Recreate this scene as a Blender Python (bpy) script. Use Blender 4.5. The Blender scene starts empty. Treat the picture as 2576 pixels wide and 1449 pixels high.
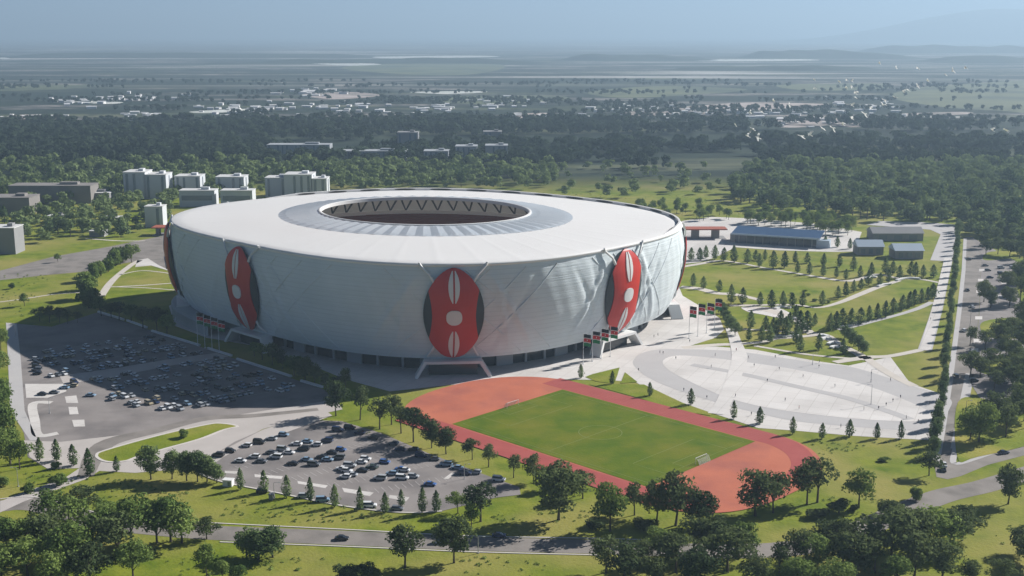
import bpy, bmesh, math, random
import numpy as np
from mathutils import Vector, Matrix
from mathutils.geometry import tessellate_polygon

R = math.radians
scene = bpy.context.scene
COL = scene.collection

# ---------------------------------------------------------------- camera
CAM_H, F_PX, Y_HOR, W_PX, H_PX = 165.0, 3040.0, 82.0, 2576.0, 1449.0
PITCH = math.atan((H_PX / 2 - Y_HOR) / F_PX)
cam = bpy.data.cameras.new("camera")
cam.sensor_width = 36.0
cam.lens = 36.0 * F_PX / W_PX
cam.clip_start = 1.0
cam.clip_end = 120000.0
camo = bpy.data.objects.new("camera", cam)
camo.location = (0, 0, CAM_H)
camo.rotation_euler = (R(90) - PITCH, 0, 0)
COL.objects.link(camo)
scene.camera = camo

# ---------------------------------------------------------------- sky, sun, exposure
SUN_AZ, SUN_EL = R(30.5), R(30.5)
world = bpy.data.worlds.new("World")
scene.world = world
world.use_nodes = True
wn = world.node_tree
wn.nodes.clear()
sky = wn.nodes.new("ShaderNodeTexSky")
sky.sky_type = 'NISHITA'
sky.sun_disc = False
sky.sun_elevation = SUN_EL
sky.sun_rotation = R(90) - SUN_AZ
sky.altitude = 2500
sky.air_density = 0.45
sky.dust_density = 0.1
sky.ozone_density = 3.0
bg = wn.nodes.new("ShaderNodeBackground")
bg.inputs["Strength"].default_value = 0.05
wo = wn.nodes.new("ShaderNodeOutputWorld")
wn.links.new(sky.outputs[0], bg.inputs[0])
wn.links.new(bg.outputs[0], wo.inputs[0])
sun = bpy.data.lights.new("sun", 'SUN')
sun.energy = 5.0
sun.angle = R(0.5)
sun.color = (1.0, 0.965, 0.92)
suno = bpy.data.objects.new("sun", sun)
sd = Vector((math.cos(SUN_AZ) * math.cos(SUN_EL), math.sin(SUN_AZ) * math.cos(SUN_EL), math.sin(SUN_EL)))
suno.rotation_euler = sd.to_track_quat('Z', 'Y').to_euler()
suno.location = sd * 900
COL.objects.link(suno)
scene.view_settings.view_transform = 'Standard'
scene.view_settings.look = 'None'
scene.view_settings.exposure = 0.72
scene.view_settings.gamma = 1.0
scene.render.engine = 'CYCLES'
scene.cycles.use_denoising = True
scene.cycles.max_bounces = 5
scene.cycles.diffuse_bounces = 3
scene.cycles.glossy_bounces = 2
scene.cycles.transmission_bounces = 2
scene.cycles.transparent_max_bounces = 8
scene.cycles.volume_bounces = 0
scene.cycles.caustics_reflective = False
scene.cycles.caustics_refractive = False
scene.cycles.use_adaptive_sampling = True

# ---------------------------------------------------------------- helpers
CP, SP = math.cos(PITCH), math.sin(PITCH)


def at(x, y, z=0.0):
    """the place on the level z that the point (x, y) of the 2576 px wide photograph shows"""
    u = (x - W_PX / 2) / F_PX
    v = (y - H_PX / 2) / F_PX
    dy, dz = CP - v * SP, -SP - v * CP
    t = (z - CAM_H) / dz
    return Vector((u * t, dy * t, z))


def mpp(x, y):
    """metres per pixel of an upright thing standing at (x, y)"""
    p = at(x, y)
    d = p.y * CP + (CAM_H - p.z) * SP
    return d / F_PX


def tag(o, label=None, cat=None, group=None, kind=None):
    if label: o["label"] = label
    if cat: o["category"] = cat
    if group: o["group"] = group
    if kind: o["kind"] = kind
    return o


def empty(name, loc, rz=0.0, sc=1.0):
    o = bpy.data.objects.new(name, None)
    o.empty_display_size = 0.5
    o.location = loc
    o.rotation_euler = (0, 0, rz)
    o.scale = (sc, sc, sc)
    COL.objects.link(o)
    return o


def link(name, me, parent=None, loc=None):
    o = bpy.data.objects.new(name, me)
    if parent is not None: o.parent = parent
    if loc is not None: o.location = loc
    COL.objects.link(o)
    return o


def mesh(name, verts, faces, mats=(), fm=None, smooth=False):
    me = bpy.data.meshes.new(name)
    me.from_pydata([tuple(v) for v in verts], [], [tuple(f) for f in faces])
    for m in mats: me.materials.append(m)
    if fm is not None: me.polygons.foreach_set("material_index", list(fm))
    if smooth: me.polygons.foreach_set("use_smooth", [True] * len(me.polygons))
    me.update()
    return me


def quads(name, V, mats, smooth=False, ln=4):
    """fast mesh of separate n-gons: V has shape (n, ln, 3)"""
    V = np.asarray(V, np.float32)
    n = len(V)
    me = bpy.data.meshes.new(name)
    me.vertices.add(n * ln)
    me.vertices.foreach_set("co", V.reshape(-1))
    me.loops.add(n * ln)
    me.loops.foreach_set("vertex_index", np.arange(n * ln, dtype=np.int32))
    me.polygons.add(n)
    me.polygons.foreach_set("loop_start", np.arange(0, n * ln, ln, dtype=np.int32))
    me.polygons.foreach_set("loop_total", np.full(n, ln, np.int32))
    for m in mats: me.materials.append(m)
    if smooth: me.polygons.foreach_set("use_smooth", np.ones(n, bool))
    me.update()
    me.validate()
    return me


class MB:
    """collects simple solids into one mesh"""

    def __init__(s):
        s.v, s.f, s.m = [], [], []

    def add(s, v, f, m=0):
        o = len(s.v)
        s.v += [tuple(p) for p in v]
        s.f += [tuple(i + o for i in q) for q in f]
        s.m += [m] * len(f)

    def box(s, c, d, rz=0.0, m=0, top=1.0):
        cx, cy, cz = c
        x, y, z = d[0] / 2, d[1] / 2, d[2] / 2
        cs, sn = math.cos(rz), math.sin(rz)
        v = []
        for k, (a, b, e) in enumerate([(-1, -1, -1), (1, -1, -1), (1, 1, -1), (-1, 1, -1), (-1, -1, 1), (1, -1, 1), (1, 1, 1), (-1, 1, 1)]):
            q = top if e > 0 else 1.0
            px, py = a * x * q, b * y * q
            v.append((cx + px * cs - py * sn, cy + px * sn + py * cs, cz + e * z))
        s.add(v, [(0, 3, 2, 1), (4, 5, 6, 7), (0, 1, 5, 4), (1, 2, 6, 5), (2, 3, 7, 6), (3, 0, 4, 7)], m)

    def tube(s, pts, rad, n=8, m=0, cap=True):
        pts = [Vector(p) for p in pts]
        if not isinstance(rad, (list, tuple)): rad = [rad] * len(pts)
        v, f = [], []
        for i, p in enumerate(pts):
            a = pts[max(i - 1, 0)]
            b = pts[min(i + 1, len(pts) - 1)]
            d = (b - a).normalized()
            u = d.cross(Vector((0, 0, 1)) if abs(d.z) < .95 else Vector((1, 0, 0))).normalized()
            w = d.cross(u)
            for k in range(n):
                t = 2 * math.pi * k / n
                v.append(p + (u * math.cos(t) + w * math.sin(t)) * rad[i])
        for i in range(len(pts) - 1):
            for k in range(n):
                f.append((i * n + k, i * n + (k + 1) % n, (i + 1) * n + (k + 1) % n, (i + 1) * n + k))
        if cap:
            f.append(tuple(range(n)))
            f.append(tuple((len(pts) - 1) * n + k for k in reversed(range(n))))
        s.add(v, f, m)

    def build(s, name, mats, parent=None, smooth=False, loc=None):
        if not isinstance(mats, (list, tuple)): mats = [mats]
        return link(name, mesh(name, s.v, s.f, mats, s.m, smooth), parent, loc)


# ---------------------------------------------------------------- materials
def mat(name, c, rough=0.8, c2=None, scale=0.2, amt=0.5, bump=0.0, bscale=1.0, metal=0.0, spec=0.3, detail=4, c3=None, scale3=0.02, grid=0.0):
    m = bpy.data.materials.new(name)
    m.use_nodes = True
    nt = m.node_tree
    b = nt.nodes["Principled BSDF"]
    b.inputs["Roughness"].default_value = rough
    b.inputs["Metallic"].default_value = metal
    b.inputs["Specular IOR Level"].default_value = spec
    b.inputs["Base Color"].default_value = (*c, 1)
    if c2 is not None or bump:
        geo = nt.nodes.new("ShaderNodeNewGeometry")
    if c2 is not None:
        n = nt.nodes.new("ShaderNodeTexNoise")
        n.inputs["Scale"].default_value = scale
        n.inputs["Detail"].default_value = detail
        nt.links.new(geo.outputs["Position"], n.inputs["Vector"])
        r = nt.nodes.new("ShaderNodeValToRGB")
        r.color_ramp.elements[0].position = 0.5 - 0.3 * amt
        r.color_ramp.elements[1].position = 0.5 + 0.3 * amt
        r.color_ramp.elements[0].color = (*c, 1)
        r.color_ramp.elements[1].color = (*c2, 1)
        nt.links.new(n.outputs["Fac"], r.inputs[0])
        out = r.outputs[0]
        if c3 is not None:
            n3 = nt.nodes.new("ShaderNodeTexNoise")
            n3.inputs["Scale"].default_value = scale3
            n3.inputs["Detail"].default_value = 5
            nt.links.new(geo.outputs["Position"], n3.inputs["Vector"])
            r3 = nt.nodes.new("ShaderNodeValToRGB")
            r3.color_ramp.elements[0].position = 0.45
            r3.color_ramp.elements[1].position = 0.68
            nt.links.new(n3.outputs["Fac"], r3.inputs[0])
            mx = nt.nodes.new("ShaderNodeMix")
            mx.data_type = 'RGBA'
            nt.links.new(r3.outputs[0], mx.inputs["Factor"])
            nt.links.new(out, mx.inputs["A"])
            mx.inputs["B"].default_value = (*c3, 1)
            out = mx.outputs["Result"]
        if grid:
            bk = nt.nodes.new("ShaderNodeTexBrick")
            bk.offset = 0.0
            bk.inputs["Scale"].default_value = 1.0
            bk.inputs["Brick Width"].default_value = grid
            bk.inputs["Row Height"].default_value = grid
            bk.inputs["Mortar Size"].default_value = .16
            bk.inputs["Mortar Smooth"].default_value = .4
            bk.inputs["Color1"].default_value = (1, 1, 1, 1)
            bk.inputs["Color2"].default_value = (.955, .95, .945, 1)
            bk.inputs["Mortar"].default_value = (.80, .79, .77, 1)
            mpg = nt.nodes.new("ShaderNodeMapping")
            mpg.inputs["Rotation"].default_value = (0, 0, .42)
            nt.links.new(geo.outputs["Position"], mpg.inputs["Vector"])
            nt.links.new(mpg.outputs[0], bk.inputs["Vector"])
            mg = nt.nodes.new("ShaderNodeMix"); mg.data_type = 'RGBA'; mg.blend_type = 'MULTIPLY'
            mg.inputs["Factor"].default_value = 1.0
            nt.links.new(out, mg.inputs["A"]); nt.links.new(bk.outputs["Color"], mg.inputs["B"])
            out = mg.outputs["Result"]
        nt.links.new(out, b.inputs["Base Color"])
    if bump:
        nb = nt.nodes.new("ShaderNodeTexNoise")
        nb.inputs["Scale"].default_value = bscale
        nb.inputs["Detail"].default_value = 5
        nt.links.new(geo.outputs["Position"], nb.inputs["Vector"])
        bp = nt.nodes.new("ShaderNodeBump")
        bp.inputs["Strength"].default_value = bump
        bp.inputs["Distance"].default_value = 0.4
        nt.links.new(nb.outputs["Fac"], bp.inputs["Height"])
        nt.links.new(bp.outputs[0], b.inputs["Normal"])
    return m


M = {}
M['lawn'] = mat("lawn_grass", (.095, .150, .010), .95, (.235, .262, .026), .11, 1.3, .6, .9, c3=(.32, .285, .06), scale3=.03, spec=.1)
M['pitch'] = mat("pitch_grass", (.060, .118, .005), .95, (.14, .172, .008), .11, 1.0, .3, .9, spec=.1, c3=(.17, .175, .018), scale3=.035)
M['asphalt'] = mat("lot_asphalt", (.235, .212, .20), .9, (.285, .258, .245), .12, 1.0, .15, 2.0, c3=(.17, .155, .15), scale3=.05, spec=.2)
M['road'] = mat("road_asphalt", (.23, .205, .185), .9, (.275, .25, .228), .15, 1.0, .15, 2.0, c3=(.17, .155, .14), scale3=.08, spec=.2)
M['drive'] = mat("pale_concrete_drive", (.42, .385, .36), .9, (.50, .46, .43), .08, 1.0, .1, 2.0, spec=.2)
M['plaza'] = mat("plaza_paving", (.60, .57, .54), .85, (.68, .65, .62), .06, 1.0, .08, 1.0, c3=(.52, .495, .47), scale3=.03, spec=.2, grid=7.0)
M['plaza_grey'] = mat("grey_paving", (.435, .42, .415), .85, (.48, .465, .455), .08, 1.0, .08, 1.0, spec=.2)
M['plaza_pale'] = mat("pale_paving", (.63, .605, .58), .85, (.70, .67, .64), .08, 1.0, .05, 1.0, spec=.2, c3=(.56, .535, .51), scale3=.035, grid=9.0)
M['path'] = mat("path_paving", (.52, .48, .43), .9, (.60, .55, .49), .15, 1.0, .1, 1.0, spec=.2)
M['kerb'] = mat("pale_kerb", (.62, .58, .54), .8, (.55, .51, .48), .5, 1.0)
M['track'] = mat("track_orange", (.43, .125, .070), .85, (.52, .165, .095), .06, 1.0, .2, .5, c3=(.37, .115, .08), scale3=.05, spec=.2)
M['lane'] = mat("track_crimson", (.33, .068, .062), .85, (.40, .095, .08), .1, 1.0, .1, 1.0, spec=.2)
M['line'] = mat("line_paint", (.19, .235, .07), .8)
M['lane_mark'] = mat("lane_mark", (.46, .15, .14), .8)
M['white'] = mat("white_paint", (.72, .72, .71), .6)
M['bark'] = mat("bark", (.07, .055, .042), .95, (.11, .09, .07), 2.0, 1.0)
M['dark'] = mat("dark_void", (.02, .02, .022), .9)
M['steel'] = mat("grey_steel", (.45, .46, .47), .45, metal=.4)
# ================================================================ GROUND
def smooth_pts(pts, closed=True, n=6):
    """Catmull-Rom through the points"""
    out = []
    N = len(pts)
    rng = range(N) if closed else range(N - 1)
    for i in rng:
        if closed:
            p0, p1, p2, p3 = pts[i - 1], pts[i], pts[(i + 1) % N], pts[(i + 2) % N]
        else:
            p0, p1, p2, p3 = pts[max(i - 1, 0)], pts[i], pts[i + 1], pts[min(i + 2, N - 1)]
        for k in range(n):
            t = k / n
            out.append(tuple(.5 * (2 * b + (c - a) * t + (2 * a - 5 * b + 4 * c - d) * t * t + (3 * b - a - 3 * c + d) * t ** 3) for a, b, c, d in zip(p0, p1, p2, p3)))
    if not closed: out.append(tuple(pts[-1]))
    return out


def sheet(name, pts, level, m, smooth=False, px=True, kind='structure', n=6):
    """a flat piece of ground, its outline traced on the ground"""
    P = [at(*p) for p in pts] if px else [Vector((p[0], p[1], 0)) for p in pts]
    P = [(p.x, p.y) for p in P]
    if smooth: P = smooth_pts(P, True, n)
    v = [Vector((x, y, 0)) for x, y in P]
    tris = tessellate_polygon([v])
    me = mesh(name, [(x, y, level) for x, y in P], tris, [m])
    bm = bmesh.new(); bm.from_mesh(me)
    for f in bm.faces:
        if f.normal.z < 0: f.normal_flip()
    bm.to_mesh(me); bm.free()
    o = link(name, me)
    if kind: o['kind'] = kind
    return o


def strip(name, pts, w, level, m, px=True, smooth=True, h=0.0, kind='structure', closed=False):
    """a band of width w (number, or one per point) along a line; h > 0 makes it a raised kerb or wall"""
    P = [at(*p) for p in pts] if px else [Vector((p[0], p[1], 0)) for p in pts]
    ws = list(w) if isinstance(w, (list, tuple)) else [w] * len(P)
    P = [(p.x, p.y, q) for p, q in zip(P, ws)]
    if smooth and len(P) > 2: P = smooth_pts(P, closed, 6)
    v, f = [], []
    N = len(P)
    for i in range(N):
        a = P[i - 1] if (i > 0 or closed) else P[0]
        b = P[(i + 1) % N] if (i < N - 1 or closed) else P[-1]
        d = Vector((b[0] - a[0], b[1] - a[1])).normalized()
        nx, ny, hw = -d.y, d.x, P[i][2] / 2
        x, y = P[i][0], P[i][1]
        v += [(x + nx * hw, y + ny * hw, level + h), (x - nx * hw, y - ny * hw, level + h)]
        if h: v += [(x + nx * hw, y + ny * hw, level - .02), (x - nx * hw, y - ny * hw, level - .02)]
    k = 4 if h else 2
    for i in range(N if closed else N - 1):
        a, b = i * k, ((i + 1) % N) * k
        f.append((a, a + 1, b + 1, b))
        if h:
            f.append((a + 1, a + 3, b + 3, b + 1))
            f.append((a + 2, a, b, b + 2))
    if h and not closed:
        f.append((0, 2, 3, 1)); e = (N - 1) * k; f.append((e, e + 1, e + 3, e + 2))
    o = link(name, mesh(name, v, f, [m]))
    if kind: o['kind'] = kind
    return o


# the land: one sheet to the horizon, grass near, woods, fields and towns farther off
def land_material():
    m = bpy.data.materials.new("land")
    m.use_nodes = True
    nt = m.node_tree
    L = nt.links.new
    b = nt.nodes["Principled BSDF"]
    b.inputs["Roughness"].default_value = .95
    b.inputs["Specular IOR Level"].default_value = .1
    geo = nt.nodes.new("ShaderNodeNewGeometry")

    def noise(sx, sy, detail=4, off=0.0, rough=.55):
        mp = nt.nodes.new("ShaderNodeMapping")
        mp.inputs["Scale"].default_value = (sx, sy, sx)
        mp.inputs["Location"].default_value = (off, off * 1.7, 0)
        L(geo.outputs["Position"], mp.inputs["Vector"])
        n = nt.nodes.new("ShaderNodeTexNoise")
        n.inputs["Scale"].default_value = 1.0
        n.inputs["Detail"].default_value = detail
        n.inputs["Roughness"].default_value = rough
        L(mp.outputs[0], n.inputs["Vector"])
        return n.outputs["Fac"]

    def ramp(fac, *st):
        r = nt.nodes.new("ShaderNodeValToRGB")
        e = r.color_ramp.elements
        while len(e) < len(st): e.new(.5)
        for i, (p, c) in enumerate(st):
            e[i].position = p
            e[i].color = (*c, 1) if isinstance(c, tuple) else (c, c, c, 1)
        L(fac, r.inputs[0])
        return r.outputs[0]

    def mix(f, a, c):
        x = nt.nodes.new("ShaderNodeMix")
        x.data_type = 'RGBA'
        L(f, x.inputs["Factor"])
        L(a, x.inputs["A"]); L(c, x.inputs["B"])
        return x.outputs["Result"]

    sep = nt.nodes.new("ShaderNodeSeparateXYZ")
    L(geo.outputs["Position"], sep.inputs[0])

    def band(a, b_, wob=None):
        """0 below y = a, 1 above y = b_"""
        r = nt.nodes.new("ShaderNodeMapRange")
        r.inputs["From Min"].default_value = a
        r.inputs["From Max"].default_value = b_
        src = sep.outputs["Y"]
        if wob is not None:
            ad = nt.nodes.new("ShaderNodeMath"); ad.operation = 'MULTIPLY_ADD'
            L(wob, ad.inputs[0]); ad.inputs[1].default_value = (b_ - a) * 6; L(src, ad.inputs[2])
            src = ad.outputs[0]
        L(src, r.inputs["Value"])
        return r.outputs[0]

    def mul(a, c):
        x = nt.nodes.new("ShaderNodeMath"); x.operation = 'MULTIPLY'
        L(a, x.inputs[0]); L(c, x.inputs[1])
        return x.outputs[0]

    near = ramp(noise(.11, .11, 6), (.28, (.09, .145, .010)), (.72, (.23, .255, .026)))
    dry = ramp(noise(.02, .02, 5, 3.1), (.42, 0.0), (.66, 1.0))
    dryc = nt.nodes.new("ShaderNodeRGB"); dryc.outputs[0].default_value = (.28, .255, .068, 1)
    near = mix(dry, near, dryc.outputs[0])
    # woods and meadows
    wood = ramp(noise(.02, .02, 6, 9.), (.35, (.010, .02, .014)), (.7, (.03, .045, .025)))
    fld = ramp(noise(.0016, .004, 4, 20.), (.3, (.04, .055, .03)), (.5, (.085, .10, .05)), (.7, (.15, .15, .09)))
    fmask = ramp(noise(.0011, .0032, 5, 41., .6), (.53, 0.0), (.60, 1.0))
    far = mix(fmask, wood, fld)
    lots = ramp(noise(.0045, .011, 5, 13., .6), (.50, 0.0), (.545, 1.0))
    lotm = mul(lots, band(1900, 2600))
    far = mix(lotm, far, wood)
    hedge = ramp(noise(.012, .020, 4, 31., .6), (.54, 0.0), (.58, 1.0))
    far = mix(mul(hedge, band(1900, 2600)), far, wood)
    # built-up ground, pale
    town = ramp(noise(.008, .03, 6, 77., .7), (.45, (.05, .055, .05)), (.58, (.30, .27, .25)), (.72, (.62, .58, .55)))
    tmask = ramp(noise(.0012, .0045, 5, 55., .65), (.535, 0.0), (.60, 1.0))
    tm = mul(tmask, band(2050, 2350))
    far = mix(tm, far, town)
    # long pale streaks on the far plain
    streak = ramp(noise(.00040, .0030, 6, 91., .65), (.53, 0.0), (.68, 1.0))
    sm = mul(streak, band(3500, 5000))
    pale = nt.nodes.new("ShaderNodeRGB"); pale.outputs[0].default_value = (.62, .60, .56, 1)
    far = mix(sm, far, pale.outputs[0])
    col = mix(band(1250, 1420), near, far)
    L(col, b.inputs["Base Color"])
    nb = nt.nodes.new("ShaderNodeTexNoise")
    nb.inputs["Scale"].default_value = .8; nb.inputs["Detail"].default_value = 5
    L(geo.outputs["Position"], nb.inputs["Vector"])
    bp = nt.nodes.new("ShaderNodeBump"); bp.inputs["Strength"].default_value = .5; bp.inputs["Distance"].default_value = .4
    L(nb.outputs["Fac"], bp.inputs["Height"]); L(bp.outputs[0], b.inputs["Normal"])
    return m


M['land'] = land_material()
xs = [-24000, -6000, -1500, -600, 0, 600, 1500, 6000, 24000]
ys = [-1500, 0, 400, 800, 1500, 3000, 8000, 48000]
gv = [(x, y, 0) for y in ys for x in xs]
gf = [(j * 9 + i, j * 9 + i + 1, (j + 1) * 9 + i + 1, (j + 1) * 9 + i) for j in range(7) for i in range(8)]
ground = link("ground", mesh("ground", gv, gf, [M['land']]))
ground['kind'] = 'structure'


# far ridges and the long mountain on the right, all inside the haze
def ridge(name, x0, x1, y, depth, hgt, seed, m):
    rnd = random.Random(seed)
    ph = [rnd.uniform(0, 6.28) for _ in range(6)]
    nx, ny = 60, 9
    v, f = [], []
    for j in range(ny):
        t = j / (ny - 1)
        for i in range(nx):
            s = i / (nx - 1)
            e = min(1, s / .22, (1 - s) / .22)
            e = e * e * (3 - 2 * e)
            w = .72 + .14 * math.sin(5 * s + ph[0]) + .09 * math.sin(13 * s + ph[1] + 2 * t) + .05 * math.sin(31 * s + ph[2] + 5 * t)
            z = hgt * e * w * math.sin(math.pi * t) ** .8 - .5
            v.append((x0 + (x1 - x0) * s + 60 * math.sin(9 * t + ph[3]), y + depth * (t - .5) + depth * .1 * math.sin(7 * s + ph[4]), z))
    for j in range(ny - 1):
        for i in range(nx - 1):
            a = j * nx + i
            f.append((a, a + 1, a + nx + 1, a + nx))
    o = link(name, mesh(name, v, f, [m], smooth=True))
    o['kind'] = 'structure'
    return o


M['hill'] = mat("wooded_hill", (.012, .022, .016), .95, (.05, .065, .035), .004, 1.0, spec=.1)
ridge("hill", 300, 1250, 7600, 500, 42, 1, M['hill'])
ridge("hill", 1500, 2700, 8200, 700, 60, 2, M['hill'])
ridge("hill", 2300, 3600, 7000, 500, 45, 3, M['hill'])
ridge("hill", -3600, -900, 8600, 700, 40, 4, M['hill'])
ridge("hill", -1500, 200, 6900, 450, 30, 5, M['hill'])
ridge("hill", 700, 1700, 5600, 300, 22, 6, M['hill'])
ridge("hill", 2900, 4600, 10500, 900, 90, 7, M['hill'])
ridge("mountain", 4500, 24500, 22500, 3000, 800, 11, M['hill'])

# ---- left car parks and drives (each sheet 4 cm over the one below)
sheet("parking_lot", [(15, 812), (130, 822), (245, 786), (503, 872), (815, 980), (850, 1010), (810, 1040), (560, 1090), (420, 1116), (255, 1160), (200, 1178), (120, 1180), (70, 1150), (60, 1090), (36, 1040)], .04, M['asphalt'])
sheet("drive", [(60, 1108), (153, 1112), (330, 1092), (560, 1050), (815, 1010), (850, 1014), (862, 1030), (760, 1052), (660, 1080), (537, 1146), (480, 1178), (340, 1190), (250, 1185), (215, 1206), (60, 1262), (0, 1290), (0, 1262), (60, 1238), (160, 1205), (200, 1178), (120, 1180), (75, 1150)], .08, M['drive'])
strip("drive_lane", [(215, 1200), (262, 1120), (400, 1082), (520, 1053), (640, 1046), (800, 1030)], [6, 9, 7, 6, 5, 4], .12, M['road'])
sheet("lane", [(150, 946), (300, 925), (430, 903), (545, 888), (575, 897), (430, 920), (300, 945), (160, 968)], .08, M['drive'])
sheet("sidewalk", [(15, 812), (20, 900), (25, 1033), (75, 1108), (95, 1108), (62, 1033), (52, 900), (42, 814)], .08, M['plaza_grey'])
sheet("pavement", [(63, 966), (165, 966), (167, 985), (120, 1001), (66, 1001)], .08, M['plaza'])
strip("pavement", [(130, 1013), (84, 1016), (88, 1060), (97, 1095), (146, 1090)], 4.0, .08, M['plaza'])
for q in ([(163, 998), (192, 995), (197, 1014), (167, 1014)], [(172, 1024), (194, 1024), (198, 1042), (175, 1043)], [(181, 1057), (212, 1056), (214, 1073), (186, 1074)]):
    sheet("pavement", q, .08, M['plaza'])
isl = [(243, 1146), (267, 1133), (400, 1096), (520, 1069), (560, 1066), (597, 1073), (560, 1083), (500, 1106), (417, 1129), (345, 1150), (317, 1160), (280, 1163), (255, 1158)]
sheet("lawn", isl, .20, M['lawn'], smooth=True)
strip("kerb", isl, 1.2, .08, M['kerb'], h=.15, closed=True)
sheet("parking_lot", [(537, 1146), (590, 1112), (660, 1082), (760, 1056), (859, 1060), (959, 1090), (1076, 1140), (1212, 1192), (1306, 1226), (1310, 1245), (1250, 1252), (1112, 1286), (1006, 1289), (859, 1272), (700, 1240), (563, 1213), (500, 1190), (480, 1178)], .12, M['asphalt'])
sheet("drive", [(480, 1178), (537, 1146), (660, 1082), (790, 1040), (817, 1032), (836, 1046), (700, 1096), (600, 1130), (560, 1152), (520, 1180)], .16, M['drive'], smooth=False)
for q in ([(565, 1185), (600, 1187), (598, 1193), (566, 1191)], [(640, 1194), (712, 1199), (708, 1206), (641, 1201)], [(748, 1211), (825, 1222), (818, 1229), (750, 1218)], [(860, 1228), (940, 1240), (930, 1249), (866, 1239)], [(980, 1246), (1030, 1252), (1022, 1262), (978, 1254)], [(1116, 1205), (1136, 1190), (1146, 1190), (1128, 1206)]):
    sheet("parking_marking", q, .16, M['plaza'])
strip("kerb", [(500, 1192), (563, 1214), (700, 1241), (859, 1273), (1006, 1290), (1112, 1287)], .8, .12, M['kerb'], h=.15)

# ---- roads
strip("road", [(-60, 1274), (0, 1273), (60, 1268), (120, 1275), (250, 1312), (400, 1330), (553, 1341), (859, 1353), (1192, 1368), (1509, 1376), (1700, 1384), (1900, 1386), (2040, 1372), (2150, 1338), (2262, 1290), (2370, 1248), (2484, 1221), (2640, 1172)], [11, 11, 11, 11, 11, 11, 11.5, 11.5, 11, 11, 11, 11, 11, 11, 11, 11, 10.5, 10], .06, M['road'])
strip("kerb", [(0, 1256), (60, 1250), (120, 1257), (250, 1291), (400, 1308), (553, 1317), (859, 1332), (1192, 1349), (1509, 1355), (1700, 1362)], .6, .06, M['kerb'], h=.13)
strip("kerb", [(553, 1364), (859, 1375), (1192, 1389), (1509, 1397)], .6, .06, M['kerb'], h=.13)
sheet("road", [(2427, 596), (2448, 596), (2470, 640), (2462, 800), (2440, 960), (2405, 1130), (2400, 1166), (2450, 1154), (2600, 1104), (2640, 1088), (2640, 1124), (2576, 1146), (2484, 1170), (2417, 1198), (2384, 1206), (2356, 1200), (2352, 1178), (2372, 1060), (2392, 940), (2414, 783), (2427, 650)], .06, M['road'])
strip("sidewalk", [(2404, 1130), (2400, 1166), (2450, 1155), (2520, 1130), (2600, 1102)], 2.4, .10, M['plaza_grey'])
strip("sidewalk", [(2428, 600), (2424, 680), (2413, 783), (2391, 950), (2372, 1070), (2356, 1160)], 2.6, .10, M['plaza_grey'], smooth=False)
strip("sidewalk", [(2440, 940), (2420, 1040), (2404, 1130)], 4, .10, M['plaza_grey'], smooth=False)
sheet("parking_lot", [(2446, 598), (2560, 660), (2640, 665), (2640, 1060), (2560, 1075), (2470, 1010), (2440, 962), (2463, 800), (2470, 640)], .10, M['asphalt'])
for (x, y, a, b) in ((2470, 680, 14, 6), (2467, 705, 14, 6), (2464, 734, 16, 7), (2462, 800, 18, 8), (2458, 858, 18, 9), (2452, 882, 18, 10), (2530, 712, 22, 4), (2510, 745, 20, 4), (2500, 640, 20, 4), (2525, 958, 20, 6), (2560, 1000, 20, 7)):
    sheet("parking_marking", [(x - a / 2, y - b / 2), (x + a / 2, y - b / 2), (x + a / 2, y + b / 2), (x - a / 2, y + b / 2)], .14, M['plaza'])
for q in ([(2470, 812), (2540, 800), (2640, 806), (2640, 850), (2540, 852), (2480, 846)], [(2452, 905), (2560, 895), (2640, 890), (2640, 940), (2520, 945), (2462, 935)], [(2480, 655), (2576, 648), (2640, 655), (2640, 640), (2540, 632), (2484, 636)], [(2410, 1012), (2480, 1005), (2560, 1040), (2640, 1030), (2640, 1100), (2460, 1150), (2408, 1150)], [(2560, 700), (2640, 690), (2640, 800), (2580, 780)]):
    sheet("lawn", q, .18, M['lawn'], smooth=True)

# ---- left: pale road behind the hedge, paths
sheet("road", [(-40, 684), (0, 681), (133, 646), (273, 621), (360, 603), (440, 588), (470, 600), (470, 690), (427, 681), (350, 657), (300, 664), (233, 682), (117, 692), (0, 705), (-40, 708)], .06, M['road'])
sheet("plaza", [(345, 655), (372, 650), (400, 668), (440, 686), (470, 700), (420, 680), (380, 668), (340, 672)], .10, M['plaza_pale'])
strip("path", [(254, 746), (275, 715), (300, 690), (333, 665), (352, 655)], [5, 5, 4.5, 4.5, 4.5], .10, M['path'])
strip("path", [(300, 692), (360, 681), (440, 690)], 1.8, .10, M['path'])
strip("path", [(278, 722), (360, 718), (440, 712)], 2.2, .10, M['path'])
strip("path", [(290, 722), (360, 724), (440, 730)], 1.6, .10, M['path'])
strip("path", [(215, 600), (300, 606), (365, 606)], 3, .10, M['path'])
strip("path", [(0, 760), (60, 752), (140, 740), (205, 736)], 2, .10, M['path'])

# ---- plaza round the stadium
sheet("plaza", [(425, 770), (470, 740), (500, 700), (700, 600), (1300, 560), (1640, 575), (1717, 562), (1775, 560), (1800, 590), (1848, 612), (1990, 622), (2144, 629), (2146, 633), (2100, 634), (1960, 630), (1850, 622), (1800, 648), (1760, 660), (1717, 664), (1700, 700), (1717, 744), (1764, 772), (1810, 800), (1822, 830), (1800, 850), (1724, 874), (1800, 872), (1900, 880), (2050, 908), (2134, 920), (2240, 898), (2290, 965), (2388, 998), (2345, 1108), (2150, 1097), (2004, 1084), (1907, 1077), (1784, 1037), (1717, 1014), (1640, 985), (1600, 962), (1540, 957), (1440, 955), (1290, 952), (1150, 967), (980, 985), (870, 955), (760, 910), (640, 870), (520, 850), (440, 820)], .08, M['plaza'])


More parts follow.
